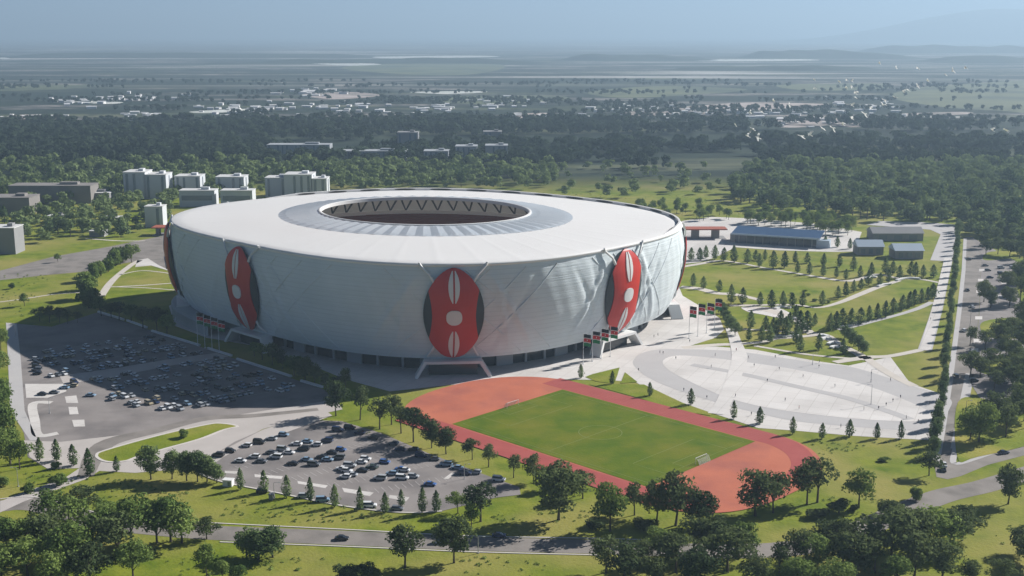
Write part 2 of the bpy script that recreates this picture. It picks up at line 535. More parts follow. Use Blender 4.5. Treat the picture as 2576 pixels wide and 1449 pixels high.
sheet("plaza", [(1690, 580), (1716, 556), (1790, 546), (1900, 550), (2060, 564), (2168, 584), (2150, 632), (2060, 628), (1850, 614), (1780, 600)], .14, M['plaza'])


def ellipse_px(cx, cy, rx, ry, n=64, rot=0.0):
    o = []
    for i in range(n):
        t = 2 * math.pi * i / n
        o.append((cx + rx * math.cos(t), cy + ry * math.sin(t) + rot * rx * math.cos(t)))
    return o


sheet("plaza", [(1592, 912), (1612, 890), (1660, 879), (1717, 879), (1800, 881), (1884, 888), (2050, 913), (2134, 922), (2207, 942), (2284, 968), (2384, 1000), (2388, 1030), (2350, 1075), (2300, 1083), (2150, 1074), (2004, 1060), (1907, 1040), (1800, 1012), (1700, 980), (1640, 955), (1610, 935)], .12, M['plaza_grey'], smooth=True)
sheet("plaza", [(1667, 910), (1690, 897), (1740, 896), (1850, 908), (2000, 930), (2150, 962), (2260, 1000), (2345, 1040), (2344, 1056), (2300, 1061), (2150, 1054), (1950, 1030), (1827, 1000), (1730, 958), (1680, 930)], .16, M['plaza_pale'], smooth=True)
strip("plaza_band", [(1740, 918), (1860, 940), (2000, 972), (2130, 1002), (2230, 1034), (2290, 1056)], 5, .20, M['plaza_grey'])
strip("path", [(1838, 826), (1850, 860), (1860, 900), (1846, 950), (1822, 1010), (1800, 1042)], [6, 6.5, 8, 7, 7, 7], .24, M['plaza_pale'])
sheet("lawn", [(1472, 949), (1490, 942), (1559, 925), (1553, 945), (1545, 966), (1500, 960)], .20, M['lawn'])
sheet("lawn", [(1572, 937), (1604, 962), (1561, 965)], .20, M['lawn'])
sheet("lawn", [(1480, 967), (1620, 968), (1717, 1014), (1790, 1040), (1788, 1046), (1717, 1036), (1600, 1000)], .20, M['lawn'])

# ---- park on the right: paths between lawns
strip("path", [(1712, 672), (1760, 664), (1810, 656), (1860, 662), (1917, 673), (2017, 690), (2117, 706), (2160, 703), (2207, 690), (2260, 700), (2317, 703), (2362, 711)], [5, 5, 4, 3.5, 3.5, 4, 5, 5, 4, 4, 3.5, 3.5], .12, M['path'])
strip("path", [(1712, 722), (1760, 727), (1805, 738), (1850, 741), (1917, 756)], [8, 8, 7, 6, 5], .12, M['path'])
strip("path", [(1836, 769), (1900, 768), (2000, 767), (2057, 774), (2110, 762), (2160, 742), (2210, 722), (2262, 706)], [5, 4, 3.5, 3, 4, 5, 5, 4], .12, M['path'])
strip("path", [(1880, 772), (1930, 780), (1985, 797), (2016, 812), (2036, 836), (2075, 846), (2110, 866), (2150, 886), (2177, 902)], [6, 8, 8, 6, 6, 8, 5, 5, 6], .16, M['path'])
sheet("plaza", [(1870, 772), (1960, 776), (2000, 800), (1970, 802), (1920, 792), (1880, 784)], .12, M['plaza_pale'], smooth=True)
strip("path", [(1717, 875), (1800, 868), (1850, 866), (1920, 860), (1950, 852), (2007, 848), (2060, 842)], [5, 5, 5, 4, 4, 4, 4], .12, M['path'])
strip("path", [(1860, 828), (1920, 831), (1960, 834), (2040, 838)], 2.5, .12, M['path'])
strip("path", [(1897, 870), (2017, 890), (2100, 899), (2176, 905)], 3, .12, M['path'])
strip("path", [(2100, 912), (2177, 900), (2240, 896), (2316, 881)], [5, 6, 4.5, 4.5], .16, M['path'])
strip("path", [(2177, 898), (2205, 920), (2245, 945), (2300, 972)], 5, .16, M['path'])
sheet("path", [(2308, 882), (2345, 882), (2372, 776), (2396, 657), (2408, 583), (2412, 566), (2330, 560), (2210, 556), (2180, 566), (2260, 572), (2340, 578), (2366, 590), (2340, 655), (2374, 657), (2345, 776)], .14, M['plaza_grey'])
strip("path", [(2327, 881), (2358, 770), (2386, 650)], [5.6, 5.6, 5.6], .18, M['plaza'], smooth=False)
strip("path", [(2110, 830), (2144, 822), (2190, 810), (2260, 792), (2310, 776), (2345, 760)], [3.5, 4, 4, 3.5, 4, 4], .12, M['plaza_grey'])
# low white seat walls along the beds
for i, (pts, where) in enumerate((([(2110, 826), (2128, 821), (2144, 820)], "lowest along the long diagonal tree row"), ([(2143, 818), (2155, 814), (2166, 813)], "second lowest along the long diagonal tree row"), ([(2178, 702), (2192, 698), (2206, 699)], "beside the pink path junction in the upper park"), ([(2208, 722), (2222, 718), (2240, 716)], "in the middle of the upper diagonal bed"), ([(2255, 707), (2285, 701), (2315, 703)], "at the top end of the upper diagonal bed"), ([(1950, 848), (1968, 846), (1975, 851)], "by the trees above the lower park path"), ([(1978, 848), (2000, 846), (2008, 848)], "right of the trees above the lower park path"), ([(2060, 846), (2072, 845), (2084, 849)], "topmost on the stepped path to the crossing"), ([(2066, 856), (2078, 852), (2090, 855)], "second on the stepped path to the crossing"), ([(2083, 868), (2098, 863), (2112, 869)], "third on the stepped path to the crossing"), ([(2090, 877), (2100, 874), (2112, 877)], "last on the stepped path to the crossing"), ([(1976, 806), (1990, 800), (2010, 806)], "curved, at the bend above the lower beds"), ([(1950, 778), (1966, 774), (1990, 776)], "beside the small paved square in the park"))):
    o = strip("seat_wall", pts, 2.2, .2, M['white'], h=.9, kind=None)
    tag(o, "low white seat wall " + where, "seat wall", "low white seat walls in the park")

# ---- athletics ground
LA, LB = at(1415, 982), at(1897, 1112)          # one long side of the pitch
LC = at(1140, 1068)
ux = (LB - LA).normalized()
uy = Vector((ux.y, -ux.x, 0))
if (LC - LA).dot(uy) < 0: uy = -uy
PL, PW = (LB - LA).length, (LC - LA).dot(uy)


def fld(s, t): return LA + ux * s + uy * t


def tr_outline(side, far, near, n=30):
    """track outline: straights a distance side outside the pitch's long sides, full rounded ends"""
    o = []
    c, r = PW / 2, PW / 2 + side

    def se(x, e): return math.copysign(abs(x) ** e, x)
    for i in range(n + 1):
        a = -math.pi / 2 + math.pi * i / n
        e = .92 if a < 0 else .72
        o.append(fld(PL + near * se(math.cos(a), e), c + r * se(math.sin(a), e)))
    for i in range(n + 1):
        a = math.pi / 2 + math.pi * i / n
        o.append(fld(far * se(math.cos(a), .9), c + r * se(math.sin(a), .9)))
    return [(p.x, p.y) for p in o]


sheet("running_track", tr_outline(14.0, 43.0, 41.5), .24, M['track'], px=False)


def lane_band(s0, s1, side, arc=0.0):
    """crimson lanes beside a long side, optionally carried on round the near end"""
    c, r = PW / 2, PW / 2 + 7.6
    pts = [tuple(fld(s0 + (s1 - s0) * i / 12, c + side * r)[:2]) for i in range(13)]
    n = int(arc * 10)
    for i in range(1, n + 1):
        a = i * .1
        e = .92 if side < 0 else .72
        pts.append(tuple(fld(PL + 35.0 * math.sin(a) ** e, c + side * r * math.cos(a))[:2]))
    w = [12.8] * 13 + [12.6 - 5.0 * i / max(1, n) for i in range(1, n + 1)]
    strip("running_track", pts, w, .27, M['lane'], px=False, smooth=False)


lane_band(-14, PL, -1, 1.3)
lane_band(-22, PL + 3, 1, .7)
sheet("pitch", [fld(*q)[:2] for q in ((-.3, -.3), (PL + .3, -.3), (PL + .3, PW + .3), (-.3, PW + .3))], .32, M['pitch'], px=False)


def pline(pts, w=.22):
    strip("pitch_line", [tuple(fld(*p)[:2]) for p in pts], w, .36, M['line'], px=False, smooth=False)


def ring_px(s, t, r, a0, a1, n=24): return [(s + r * math.cos(a0 + (a1 - a0) * i / n), t + r * math.sin(a0 + (a1 - a0) * i / n)) for i in range(n + 1)]


PC = PW / 2
pline([(3, 3), (PL - 3, 3), (PL - 3, PW - 3), (3, PW - 3), (3, 2.9)])
pline([(PL / 2, 3), (PL / 2, PW - 3)])
pline(ring_px(PL / 2, PC, 9.15, 0, 2 * math.pi))
for s0, sg in ((3, 1), (PL - 3, -1)):
    pline([(s0, PC - 20), (s0 + sg * 16.5, PC - 20), (s0 + sg * 16.5, PC + 20), (s0, PC + 20)])
    pline([(s0, PC - 9), (s0 + sg * 5.5, PC - 9), (s0 + sg * 5.5, PC + 9), (s0, PC + 9)])
for k in range(1, 7):
    strip("lane_line", [tuple(fld(-14 + (PL + 14) * i / 8, -1.2 - k * 1.83)[:2]) for i in range(9)], .12, .30, M['lane_mark'], px=False, smooth=False)

# ---- fields, bare soil and roofs of the far plain
M['soil'] = mat("pale_soil", (.34, .28, .25), .9, (.52, .45, .42), .01, 1.0, c3=(.16, .15, .13), scale3=.012)
M['green_field'] = mat("green_field", (.075, .095, .045), .9, (.15, .165, .07), .006, 1.0, c3=(.05, .07, .04), scale3=.004)
M['bright_sheet'] = mat("greenhouse_cover", (.40, .42, .38), .7, (.72, .73, .68), .02, 1.0)
for q in ([(1690, 272), (1780, 264), (1900, 258), (2080, 262), (2040, 270), (1920, 276), (1800, 286), (1730, 282)], [(1950, 300), (2040, 294), (2160, 290), (2210, 297), (2120, 308), (2060, 318), (1960, 320)], [(1200, 297), (1260, 289), (1380, 284), (1400, 291), (1300, 299)], [(2080, 312), (2200, 300), (2260, 304), (2160, 320)], [(1560, 284), (1650, 279), (1700, 284), (1620, 292)], [(760, 238), (880, 232), (960, 240), (840, 250)], [(20, 292), (80, 288), (140, 292), (130, 302), (40, 302)], [(2270, 286), (2420, 282), (2440, 287), (2300, 292)]):
    sheet("field", q, .3, M['soil'], smooth=True)
for q in ([(2240, 244), (2300, 222), (2420, 212), (2640, 203), (2700, 282), (2520, 279), (2360, 268)], [(1480, 232), (1620, 218), (1760, 218), (1880, 226), (1720, 240), (1560, 246)], [(860, 170), (1020, 160), (1260, 163), (1200, 186), (1000, 186)], [(-40, 216), (120, 213), (250, 216), (120, 226), (-40, 228)], [(-60, 334), (60, 330), (110, 338), (20, 346)], [(1100, 246), (1380, 240), (1420, 252), (1180, 262)], [(1960, 214), (2200, 210), (2240, 222), (2040, 228)]):
    sheet("field", q, .2, M['green_field'], smooth=True)
for q in ([(1030, 232), (1120, 230), (1215, 230), (1215, 233), (1120, 237)], [(770, 158), (860, 156), (960, 162), (870, 165)], [(2260, 290), (2340, 293), (2460, 294), (2350, 296)], [(0, 145), (22, 146), (20, 149), (0, 148)], [(950, 143), (1180, 140), (1250, 143), (1000, 147)], [(1750, 150), (2000, 149), (2050, 152), (1800, 154)], [(180, 256), (270, 262), (310, 258), (270, 256)], [(480, 281), (620, 274), (628, 279), (520, 285)]):
    sheet("field", q, .4, M['bright_sheet'], smooth=True)
# ================================================================ STADIUM
SC = Vector((-51.79, 709.2, 0))
SA, SB, STH = 150.62, 129.01, R(152.77)
SK = [0.9943, -0.0012, -0.0059, 0.0018, 0.0032, 0.0257, 0.0063, -0.0113, 0.0352]


def srad(ph):
    return SK[0] + sum(SK[2 * k - 1] * math.cos(k * ph) + SK[2 * k] * math.sin(k * ph) for k in range(1, 5))


def sp(ph, s, z, round_=0.0):
    """a point of the stadium: plan angle ph, share s of the rim's radius, height z"""
    r = srad(ph) * (1 - round_) + .985 * round_
    x, y = SA * math.cos(ph) * s * r, SB * math.sin(ph) * s * r
    c, n = math.cos(STH), math.sin(STH)
    return Vector((SC.x + c * x - n * y, SC.y + n * x + c * y, z))


def world_to_px(p):
    X, Y, Z = p[0], p[1], p[2] - CAM_H
    d = Y * CP - Z * SP
    return (W_PX / 2 + F_PX * X / d, H_PX / 2 - F_PX * (Y * SP + Z * CP) / d)


PROF = [(.955, 8), (.972, 13), (.988, 20), (1.0, 28), (1.007, 36), (1.009, 43), (1.007, 49), (1.003, 53), (1.0, 55.2)]


def prof(z):
    if z <= PROF[0][1]: return PROF[0][0] - (PROF[0][1] - z) * .0035
    for (a, za), (b, zb) in zip(PROF, PROF[1:]):
        if z <= zb:
            t = (z - za) / (zb - za)
            return a + (b - a) * t
    return PROF[-1][0]


def snorm(ph, z):
    a = sp(ph + .004, prof(z), z) - sp(ph - .004, prof(z), z)
    b = sp(ph, prof(min(z + .6, 55)), z + .6) - sp(ph, prof(z - .6), z - .6)
    return a.cross(b).normalized()


def phi_at(xpx, z, lo, hi):
    best = min((abs(world_to_px(sp(lo + (hi - lo) * i / 800, prof(z), z))[0] - xpx), lo + (hi - lo) * i / 800) for i in range(801))
    return best[1]


PH_FRONT = phi_at(1143, 32, R(80), R(160))
PH_RIGHT = phi_at(1566, 32, R(130), R(180))
PH_LEFT = phi_at(612, 32, R(55), R(100))
PH_FARL = phi_at(434, 32, R(8), R(34))
SHIELDS = [PH_FRONT, PH_RIGHT, PH_LEFT, PH_FARL, PH_RIGHT + R(45), PH_RIGHT + R(92), PH_RIGHT + R(137), PH_FARL - R(40)]

# stretched membrane: pale blue-grey, fine wrinkles, faint seams
def membrane_material():
    m = bpy.data.materials.new("white_membrane")
    m.use_nodes = True
    nt = m.node_tree; L = nt.links.new
    b = nt.nodes["Principled BSDF"]
    b.inputs["Roughness"].default_value = .55
    b.inputs["Specular IOR Level"].default_value = .3
    geo = nt.nodes.new("ShaderNodeNewGeometry")
    n1 = nt.nodes.new("ShaderNodeTexNoise"); n1.inputs["Scale"].default_value = .05; n1.inputs["Detail"].default_value = 5
    L(geo.outputs["Position"], n1.inputs["Vector"])
    r = nt.nodes.new("ShaderNodeValToRGB")
    r.color_ramp.elements[0].position = .3; r.color_ramp.elements[0].color = (.63, .695, .72, 1)
    r.color_ramp.elements[1].position = .7; r.color_ramp.elements[1].color = (.70, .755, .775, 1)
    L(n1.outputs["Fac"], r.inputs[0])
    # fine horizontal joints, fainter here and there
    sz = nt.nodes.new("ShaderNodeSeparateXYZ"); L(geo.outputs["Position"], sz.inputs[0])

    def math_(op, a, c=None):
        x = nt.nodes.new("ShaderNodeMath"); x.operation = op
        for i_, q_ in enumerate((a, c)):
            if q_ is None: continue
            if isinstance(q_, (int, float)): x.inputs[i_].default_value = q_
            else: L(q_, x.inputs[i_])
        return x.outputs[0]
    fr = math_('FRACT', math_('MULTIPLY', sz.outputs["Z"], 1 / 2.3))
    ln = math_('LESS_THAN', fr, .2)
    nm = nt.nodes.new("ShaderNodeTexNoise"); nm.inputs["Scale"].default_value = .035; nm.inputs["Detail"].default_value = 3
    L(geo.outputs["Position"], nm.inputs["Vector"])
    amt_ = math_('MULTIPLY', ln, math_('MULTIPLY', nm.outputs["Fac"], .24))
    mj = nt.nodes.new("ShaderNodeMix"); mj.data_type = 'RGBA'
    L(amt_, mj.inputs["Factor"]); L(r.outputs[0], mj.inputs["A"]); mj.inputs["B"].default_value = (.30, .34, .36, 1)
    L(mj.outputs["Result"], b.inputs["Base Color"])
    mp = nt.nodes.new("ShaderNodeMapping")
    mp.inputs["Scale"].default_value = (.028, .028, .95)
    mp.inputs["Rotation"].default_value = (0, R(4), 0)
    L(geo.outputs["Position"], mp.inputs["Vector"])
    n2 = nt.nodes.new("ShaderNodeTexNoise"); n2.inputs["Scale"].default_value = 1.0; n2.inputs["Detail"].default_value = 5; n2.inputs["Roughness"].default_value = .6; n2.inputs["Distortion"].default_value = .25
    L(mp.outputs[0], n2.inputs["Vector"])
    bp = nt.nodes.new("ShaderNodeBump"); bp.inputs["Strength"].default_value = .28; bp.inputs["Distance"].default_value = 1.2
    L(n2.outputs["Fac"], bp.inputs["Height"]); L(bp.outputs[0], b.inputs["Normal"])
    return m


M['membrane'] = membrane_material()
M['roof'] = mat("roof_membrane", (.82, .81, .79), .6, (.87, .86, .84), .02, 1.0, .05, .2, spec=.3)
M['seam'] = mat("membrane_seam", (.70, .75, .77), .6)
M['ringroof'] = mat("translucent_roof_panels", (.60, .67, .73), .22, (.72, .77, .81), .05, 1.0, spec=.5)
M['ringrib'] = mat("roof_rib", (.60, .63, .66), .5)
M['red'] = mat("shield_red", (.50, .018, .010), .45, (.56, .03, .014), .08, 1.0, spec=.4)
M['shield_dark'] = mat("shield_dark", (.035, .04, .042), .5, (.055, .06, .06), .1, 1.0)
M['shield_white'] = mat("shield_white", (.72, .72, .70), .5)
M['concrete'] = mat("stand_concrete", (.76, .74, .70), .9, (.80, .78, .74), .1, 1.0, .1, 1.0)
M['upper'] = mat("upper_concourse", (.80, .77, .72), .9, (.86, .83, .78), .15, 1.0)
M['seats'] = mat("dark_seats", (.17, .055, .032), .8, (.21, .075, .045), .5, 1.0)
M['truss'] = mat("dark_truss", (.09, .085, .075), .7)
M['base_glass'] = mat("dark_glazing", (.03, .035, .04), .15, spec=.6)
M['base_wall'] = mat("base_wall", (.36, .39, .40), .8, (.42, .44, .45), .1, 1.0)

def translucent(m, amt, col=(.9, .86, .8, 1)):
    nt = m.node_tree
    b = nt.nodes["Principled BSDF"]
    t = nt.nodes.new("ShaderNodeBsdfTranslucent")
    t.inputs[0].default_value = col
    x = nt.nodes.new("ShaderNodeMixShader")
    x.inputs[0].default_value = amt
    nt.links.new(b.outputs[0], x.inputs[1]); nt.links.new(t.outputs[0], x.inputs[2])
    nt.links.new(x.outputs[0], nt.nodes["Material Output"].inputs["Surface"])


translucent(M['ringroof'], .28)
translucent(M['roof'], .16)
st = tag(empty("stadium", SC), "large white oval stadium with red shields on its membrane facade", "stadium")


def spart(name, v, f, mats, fm=None, smooth=False, parent=st, label=None):
    base = SC if parent is st else Vector(SC)
    o = link(name, mesh(name, [Vector(p) - base for p in v], f, mats if isinstance(mats, (list, tuple)) else [mats], fm, smooth), parent)
    if label: o['label'] = label
    return o


NPH = 288


def revolve(name, rings, mats, smooth=False, a0=0.0, a1=2 * math.pi, n=NPH, fm=None, flip=False, disp=None, rnd=None):
    full = abs(a1 - a0 - 2 * math.pi) < 1e-6
    v, f = [], []
    m = n if full else n + 1
    for j, q in enumerate(rings):
        for i in range(m):
            ph = a0 + (a1 - a0) * i / n
            p = sp(ph, q[0], q[1], rnd[j] if rnd else 0.0)
            if disp: p = disp(p, ph, q, j)
            v.append(p)
    for j in range(len(rings) - 1):
        for i in range(n):
            a, b = j * m + i, j * m + (i + 1) % m
            q = (a, b, b + m, a + m)
            f.append(q[::-1] if flip else q)
    return spart(name, v, f, mats, [fm(i, j) for j in range(len(rings) - 1) for i in range(n)] if fm else None, smooth)


# facade, with tension folds fanning out between the shields' ties
def fold(p, ph, q, j):
    z = q[1]
    if z < 8.5 or z > 54: return p
    d = 0.0
    for k, s0 in enumerate(SHIELDS):
        for sg in (-1, 1):
            for (a, b, am, w) in ((.115, .30, 1.3, .012), (.13, .20, .8, .009)):
                t = (z - 10) / 42
                c = s0 + sg * (a + (b - a) * (1 - t))
                e = ((ph - c + math.pi) % (2 * math.pi) - math.pi) / w
                d += am * math.exp(-e * e) * math.sin(math.pi * min(1, max(0, t))) ** .6
                c = s0 + sg * (a + (b - a) * t)
                e = ((ph - c + math.pi) % (2 * math.pi) - math.pi) / w
                d -= .7 * am * math.exp(-e * e) * math.sin(math.pi * min(1, max(0, t))) ** .6
    d += .10 * math.sin(ph * 90 + .25 * z)
    return p + snorm(ph, z) * d * .62


zz = np.linspace(8, 55.2, 40)
revolve("facade", [(prof(z), z) for z in zz], M['membrane'], smooth=True, n=720, disp=fold)
revolve("facade_soffit", [(.90, 8.6), (.955, 8.0)], M['base_wall'])
def seam(p, ph, q, j):
    return p + Vector((0, 0, .07 * max(0, math.cos(ph * 45)) ** 6)) if 3 <= j <= 6 else p


# cables crossing under the skin between the shields
for k in range(8):
    a0_ = R(20) + R(45) * k
    for d0, d1 in ((0, .34), (.13, .47), (.26, .60), (.34, 0), (.47, .13), (.60, .26)):
        pts = []
        for i in range(15):
            t = i / 14
            z = 53.5 - 44 * t
            ph = a0_ + d0 + (d1 - d0) * t
            pts.append(sp(ph, prof(z), z) + snorm(ph, z) * .02 - SC)
        mb = MB(); mb.tube(pts, .26, 5)
        mb.build("seam_cable", M['seam'], st, smooth=True)
# roof: crisp edge roll, broad white disc, rising a little to the inner ring
revolve("roof", [(1.003, 55.2), (1.006, 55.9), (1.004, 56.5), (.996, 56.9), (.95, 57.3), (.85, 58.0), (.72, 59.0), (.605, 59.8)], M['roof'], smooth=True, rnd=[0, 0, 0, 0, .1, .35, .7, 1.0], n=720, disp=seam)
# raised lip along the back of the rim with dark slots in its inner face
v, f = [], []
NL = 120
for i in range(NL + 1):
    ph = R(186) + R(160) * i / NL
    e = min(1, i / 8, (NL - i) / 8)
    for s, z in ((.9885, 56.6), (.9885, 57.0 + 1.5 * e), (.996, 57.0 + 1.6 * e), (1.002, 56.2)): v.append(sp(ph, s, z))
for i in range(NL):
    for k in range(3):
        a = i * 4 + k
        f.append((a, a + 4, a + 5, a + 1))
spart("rim_lip", v, f, M['roof'])
for i in range(15):
    c = R(190) + R(10) * i
    v, f = [], []
    for k in range(13):
        t = k / 12
        ph = c + R(6.0) * t
        w = .62 * math.sin(math.pi * t) ** .6 + .02
        for s in (.9865, .9884):
            for z in (57.72 - w, 57.72 + w): v.append(sp(ph, s, z))
    for k in range(12):
        a, b = 4 * k, 4 * k + 4
        f += [(a, a + 1, b + 1, b), (a + 1, a + 3, b + 3, b + 1), (a + 2, a, b, b + 2)]
    spart("roof_vent", v, f, M['truss'])
# ring of pleated translucent panels
NR = 60


def pleat(p, ph, q, j):
    i = int(round((ph) / (2 * math.pi) * NR * 4)) % 4
    am = (.0, .55, 1.0, .45)[i] * (.65 if 0 < j < 4 else .2)
    q_ = Vector(p); q_.z += am
    return q_


revolve("roof_ring", [(.605, 59.7), (.575, 60.2), (.525, 60.9), (.475, 61.5), (.437, 61.9)], M['ringroof'], n=NR * 4, disp=pleat, rnd=[1] * 5)
revolve("ring_edge", [(.437, 61.6), (.4385, 62.5), (.434, 62.7), (.4285, 62.5), (.4285, 60.6), (.433, 60.4)], M['roof'], smooth=False, rnd=[1] * 6)
# ceiling under the roof, back wall and inverted-V frames of the upper concourse
revolve("upper_wall", [(.962, 44.0), (.966, 55.6)], M['upper'], flip=True)
revolve("upper_deck", [(.885, 44.0), (.963, 44.0)], M['concrete'], flip=True)
revolve("deck_edge", [(.885, 42.6), (.8845, 45.0), (.880, 45.0), (.879, 42.6)], M['roof'])
steps = []
for k in range(28):
    s = .878 - k * .0155
    z = 42.8 - k * 1.16
    steps += [(s, z), (s, z - 1.16)]
revolve("seating_bowl", steps, M['seats'], flip=True, n=192, rnd=[.3] * len(steps))
revolve("field", [(.46, 10.3), (.01, 10.4)], M['pitch'], n=96, flip=True, rnd=[.3, 1])
v = []
for i in range(76):
    c = 2 * math.pi * i / 76
    mb = MB()
    for sg in (-1, 1):
        a = sp(c, .915, 44.2); b = sp(c + sg * R(2.2), .86, 55.6, .35)
        mb.tube([a, b], [.5, .8], 6)
    o = mb.build("truss_frame", M['truss'], st)
    o.data.transform(Matrix.Translation(-SC))

# ground storey
revolve("base_wall", [(.885, 0), (.885, 8.6)], M['base_wall'], a0=R(8), a1=R(70), n=60)
revolve("base_glazing", [(.880, 0), (.880, 8.6)], M['base_glass'], n=192)
for i in range(64):
    c = 2 * math.pi * i / 64
    if R(8) < c < R(70): continue
    mb = MB()
    n_ = snorm(c, 20)
    rz = math.atan2(n_.y, n_.x)
    p = sp(c, .886, 4.2)
    w = 9.0 if i % 3 == 0 else 1.2
    mb.box(p - SC, (1.0, w, 8.4), rz)
    mb.build("base_pier", M['base_wall'], st)
# curved podium on the left
revolve("podium", [(1.02, 0), (1.02, 6.0), (1.012, 7.0), (.885, 7.6)], M['base_wall'], a0=R(22), a1=R(58), n=48)

# ---------------------------------------------------------------- the shields
SH_H, SH_Z = 22.6, 32.2      # half height, centre


def shield(ph0, full=True):
    n0 = snorm(ph0, 30)
    e = Vector((-n0.y, n0.x, 0)).normalized()
    if (sp(ph0 + .05, 1, 30) - sp(ph0, 1, 30)).dot(e) < 0: e = -e
    dsd = (sp(ph0 + .02, prof(32), 32) - sp(ph0 - .02, prof(32), 32)).length / .04

    def W(v): return 14.6 * max(0.0, 1 - abs(v) ** 2.0) ** .62

    def Rw(v):
        w = W(v)
        if abs(v) < .56: w = min(w, 10.3 + 1.9 * (abs(v) / .56) ** 1.7)
        return w

    def surf(u, v, off):
        z = SH_Z + SH_H * v
        ph = ph0 + u / dsd
        zq = min(max(z, 9.5), 53.5)
        p = sp(ph, prof(zq), zq); p.z = z
        if z < 9.5: p += (SC - p).normalized() * 0
        nn = snorm(ph, zq)
        bulge = 2.6 * max(0, 1 - (u / 15) ** 2) * max(0, 1 - v * v) ** .5
        return p + nn * (1.1 + bulge + off) - SC

    def plate(name, vs, lo, hi, off, thick, m, parent=st, nu=10):
        V, F = [], []
        k = nu + 1
        for v_ in vs:
            a, b = lo(v_), hi(v_)
            for i in range(k): V.append(surf(a + (b - a) * i / nu, v_, off))
        top = len(V)
        for v_ in vs:
            a, b = lo(v_), hi(v_)
            for i in range(k): V.append(surf(a + (b - a) * i / nu, v_, off - thick))
        nv = len(vs)
        for j in range(nv - 1):
            for i in range(nu):
                a = j * k + i
                F.append((a, a + 1, a + k + 1, a + k))
                F.append((top + a + k, top + a + k + 1, top + a + 1, top + a))
            a, b = j * k, j * k + k
            F.append((a, b, top + b, top + a))
            a, b = a + nu, b + nu
            F.append((b, a, top + a, top + b))
        for i in range(nu):
            F.append((i + 1, i, top + i, top + i + 1))
            a = (nv - 1) * k + i
            F.append((a, a + 1, top + a + 1, top + a))
        me = mesh(name, V, F, [m])
        bm = bmesh.new(); bm.from_mesh(me)
        bmesh.ops.recalc_face_normals(bm, faces=bm.faces)
        bm.to_mesh(me); bm.free()
        o = link(name, me, parent)
        return o

    vs = [-1 + 2 * i / 44 for i in range(45)]
    vs[0], vs[-1] = -.996, .996
    base = plate("shield", vs, lambda v: -W(v), lambda v: W(v), 0, .9, M['shield_dark'])
    plate("red_panel", vs, lambda v: -max(Rw(v) - .05, .02), lambda v: max(Rw(v) - .05, .02), .45, .43, M['red'], base)

    def spear(v0, v1, sg):
        n = 14
        vv = [v0 + (v1 - v0) * i / n for i in range(n + 1)]

        def w(v):
            t = (v - v0) / (v1 - v0)
            return .45 + 2.2 * max(0, math.sin(math.pi * min(max(t, .02), .98))) ** .65
        if sg > 0: plate("spear_blade", vv, lambda v: .42, lambda v: w(v), .75, .29, M['shield_white'], base, 3)
        else: plate("spear_blade", vv, lambda v: -w(v), lambda v: -.42, .75, .29, M['shield_white'], base, 3)
    for v0, v1 in ((.27, .93), (-.94, -.33)):
        for sg in (-1, 1): spear(v0, v1, sg)
    n = 16
    bv = [-.03 + .158 * math.sin(math.pi * (i / n - .5)) for i in range(n + 1)]

    def bw(v):
        t = min(1, abs((v + .03) / .158))
        return max(.05, 3.65 * (1 - t ** 2.6) ** (1 / 2.6))
    plate("boss", bv, lambda v: -bw(v), lambda v: bw(v), 1.0, .54, M['shield_white'], base, 8)
    # ties to the rim and to the facade's foot
    for sg in (-1, 1):
        mb = MB()
        mb.tube([surf(sg * 9.3, .70, -.3), surf(sg * 11.6, .86, .6), surf(sg * 15.6, 1.03, -.2), surf(sg * 16.4, 1.10, -.2)], [.75, .6, .75, .5], 6)
        mb.build("tie_rod", M['shield_white'], st)
        mb = MB()
        mb.tube([surf(sg * 9.2, -.70, -.3), surf(sg * 10.6, -.82, .4), surf(sg * 12.8, -1.0, -.6)], [.7, .6, .8], 6)
        mb.build("tie_rod", M['shield_white'], st)
    # entrance frame under the shield
    c, q = sp(ph0, .955, 0) - SC, Vector((n0.x, n0.y, 0)).normalized()
    mb = MB()

    def leg(pts, w, d):
        for (a, b) in zip(pts, pts[1:]):
            ax = (b - a).normalized(); up = q; sd = ax.cross(up).normalized() * w / 2
            V = []
            for p in (a, b):
                for s1, s2 in ((-1, 0), (1, 0), (1, 1), (-1, 1)): V.append(p + sd * s1 - up * d * s2)
            mb.add(V, [(0, 1, 2, 3), (7, 6, 5, 4), (0, 4, 5, 1), (1, 5, 6, 2), (2, 6, 7, 3), (3, 7, 4, 0)])
    o_ = c + q * 6.2
    z = Vector((0, 0, 1))
    leg([o_ - e * 18.2 + q * 1.5, o_ - e * 13.6 + z * 7.2], 1.5, 7)
    leg([o_ + e * 18.2 + q * 1.5, o_ + e * 13.6 + z * 7.2], 1.5, 7)
    leg([o_ - e * 14.2 + z * 7.3, o_ + e * 14.2 + z * 7.3], 1.3, 7.3)
    bm = mb.build("entrance_frame", M['shield_white'], st)
    mb = MB()
    mb.box(c + q * 1.2 + z * 3.2, (1.0, 24, 6.4), math.atan2(q.y, q.x))
    mb.build("entrance_recess", M['base_glass'], st)


for p_ in SHIELDS: shield(p_)
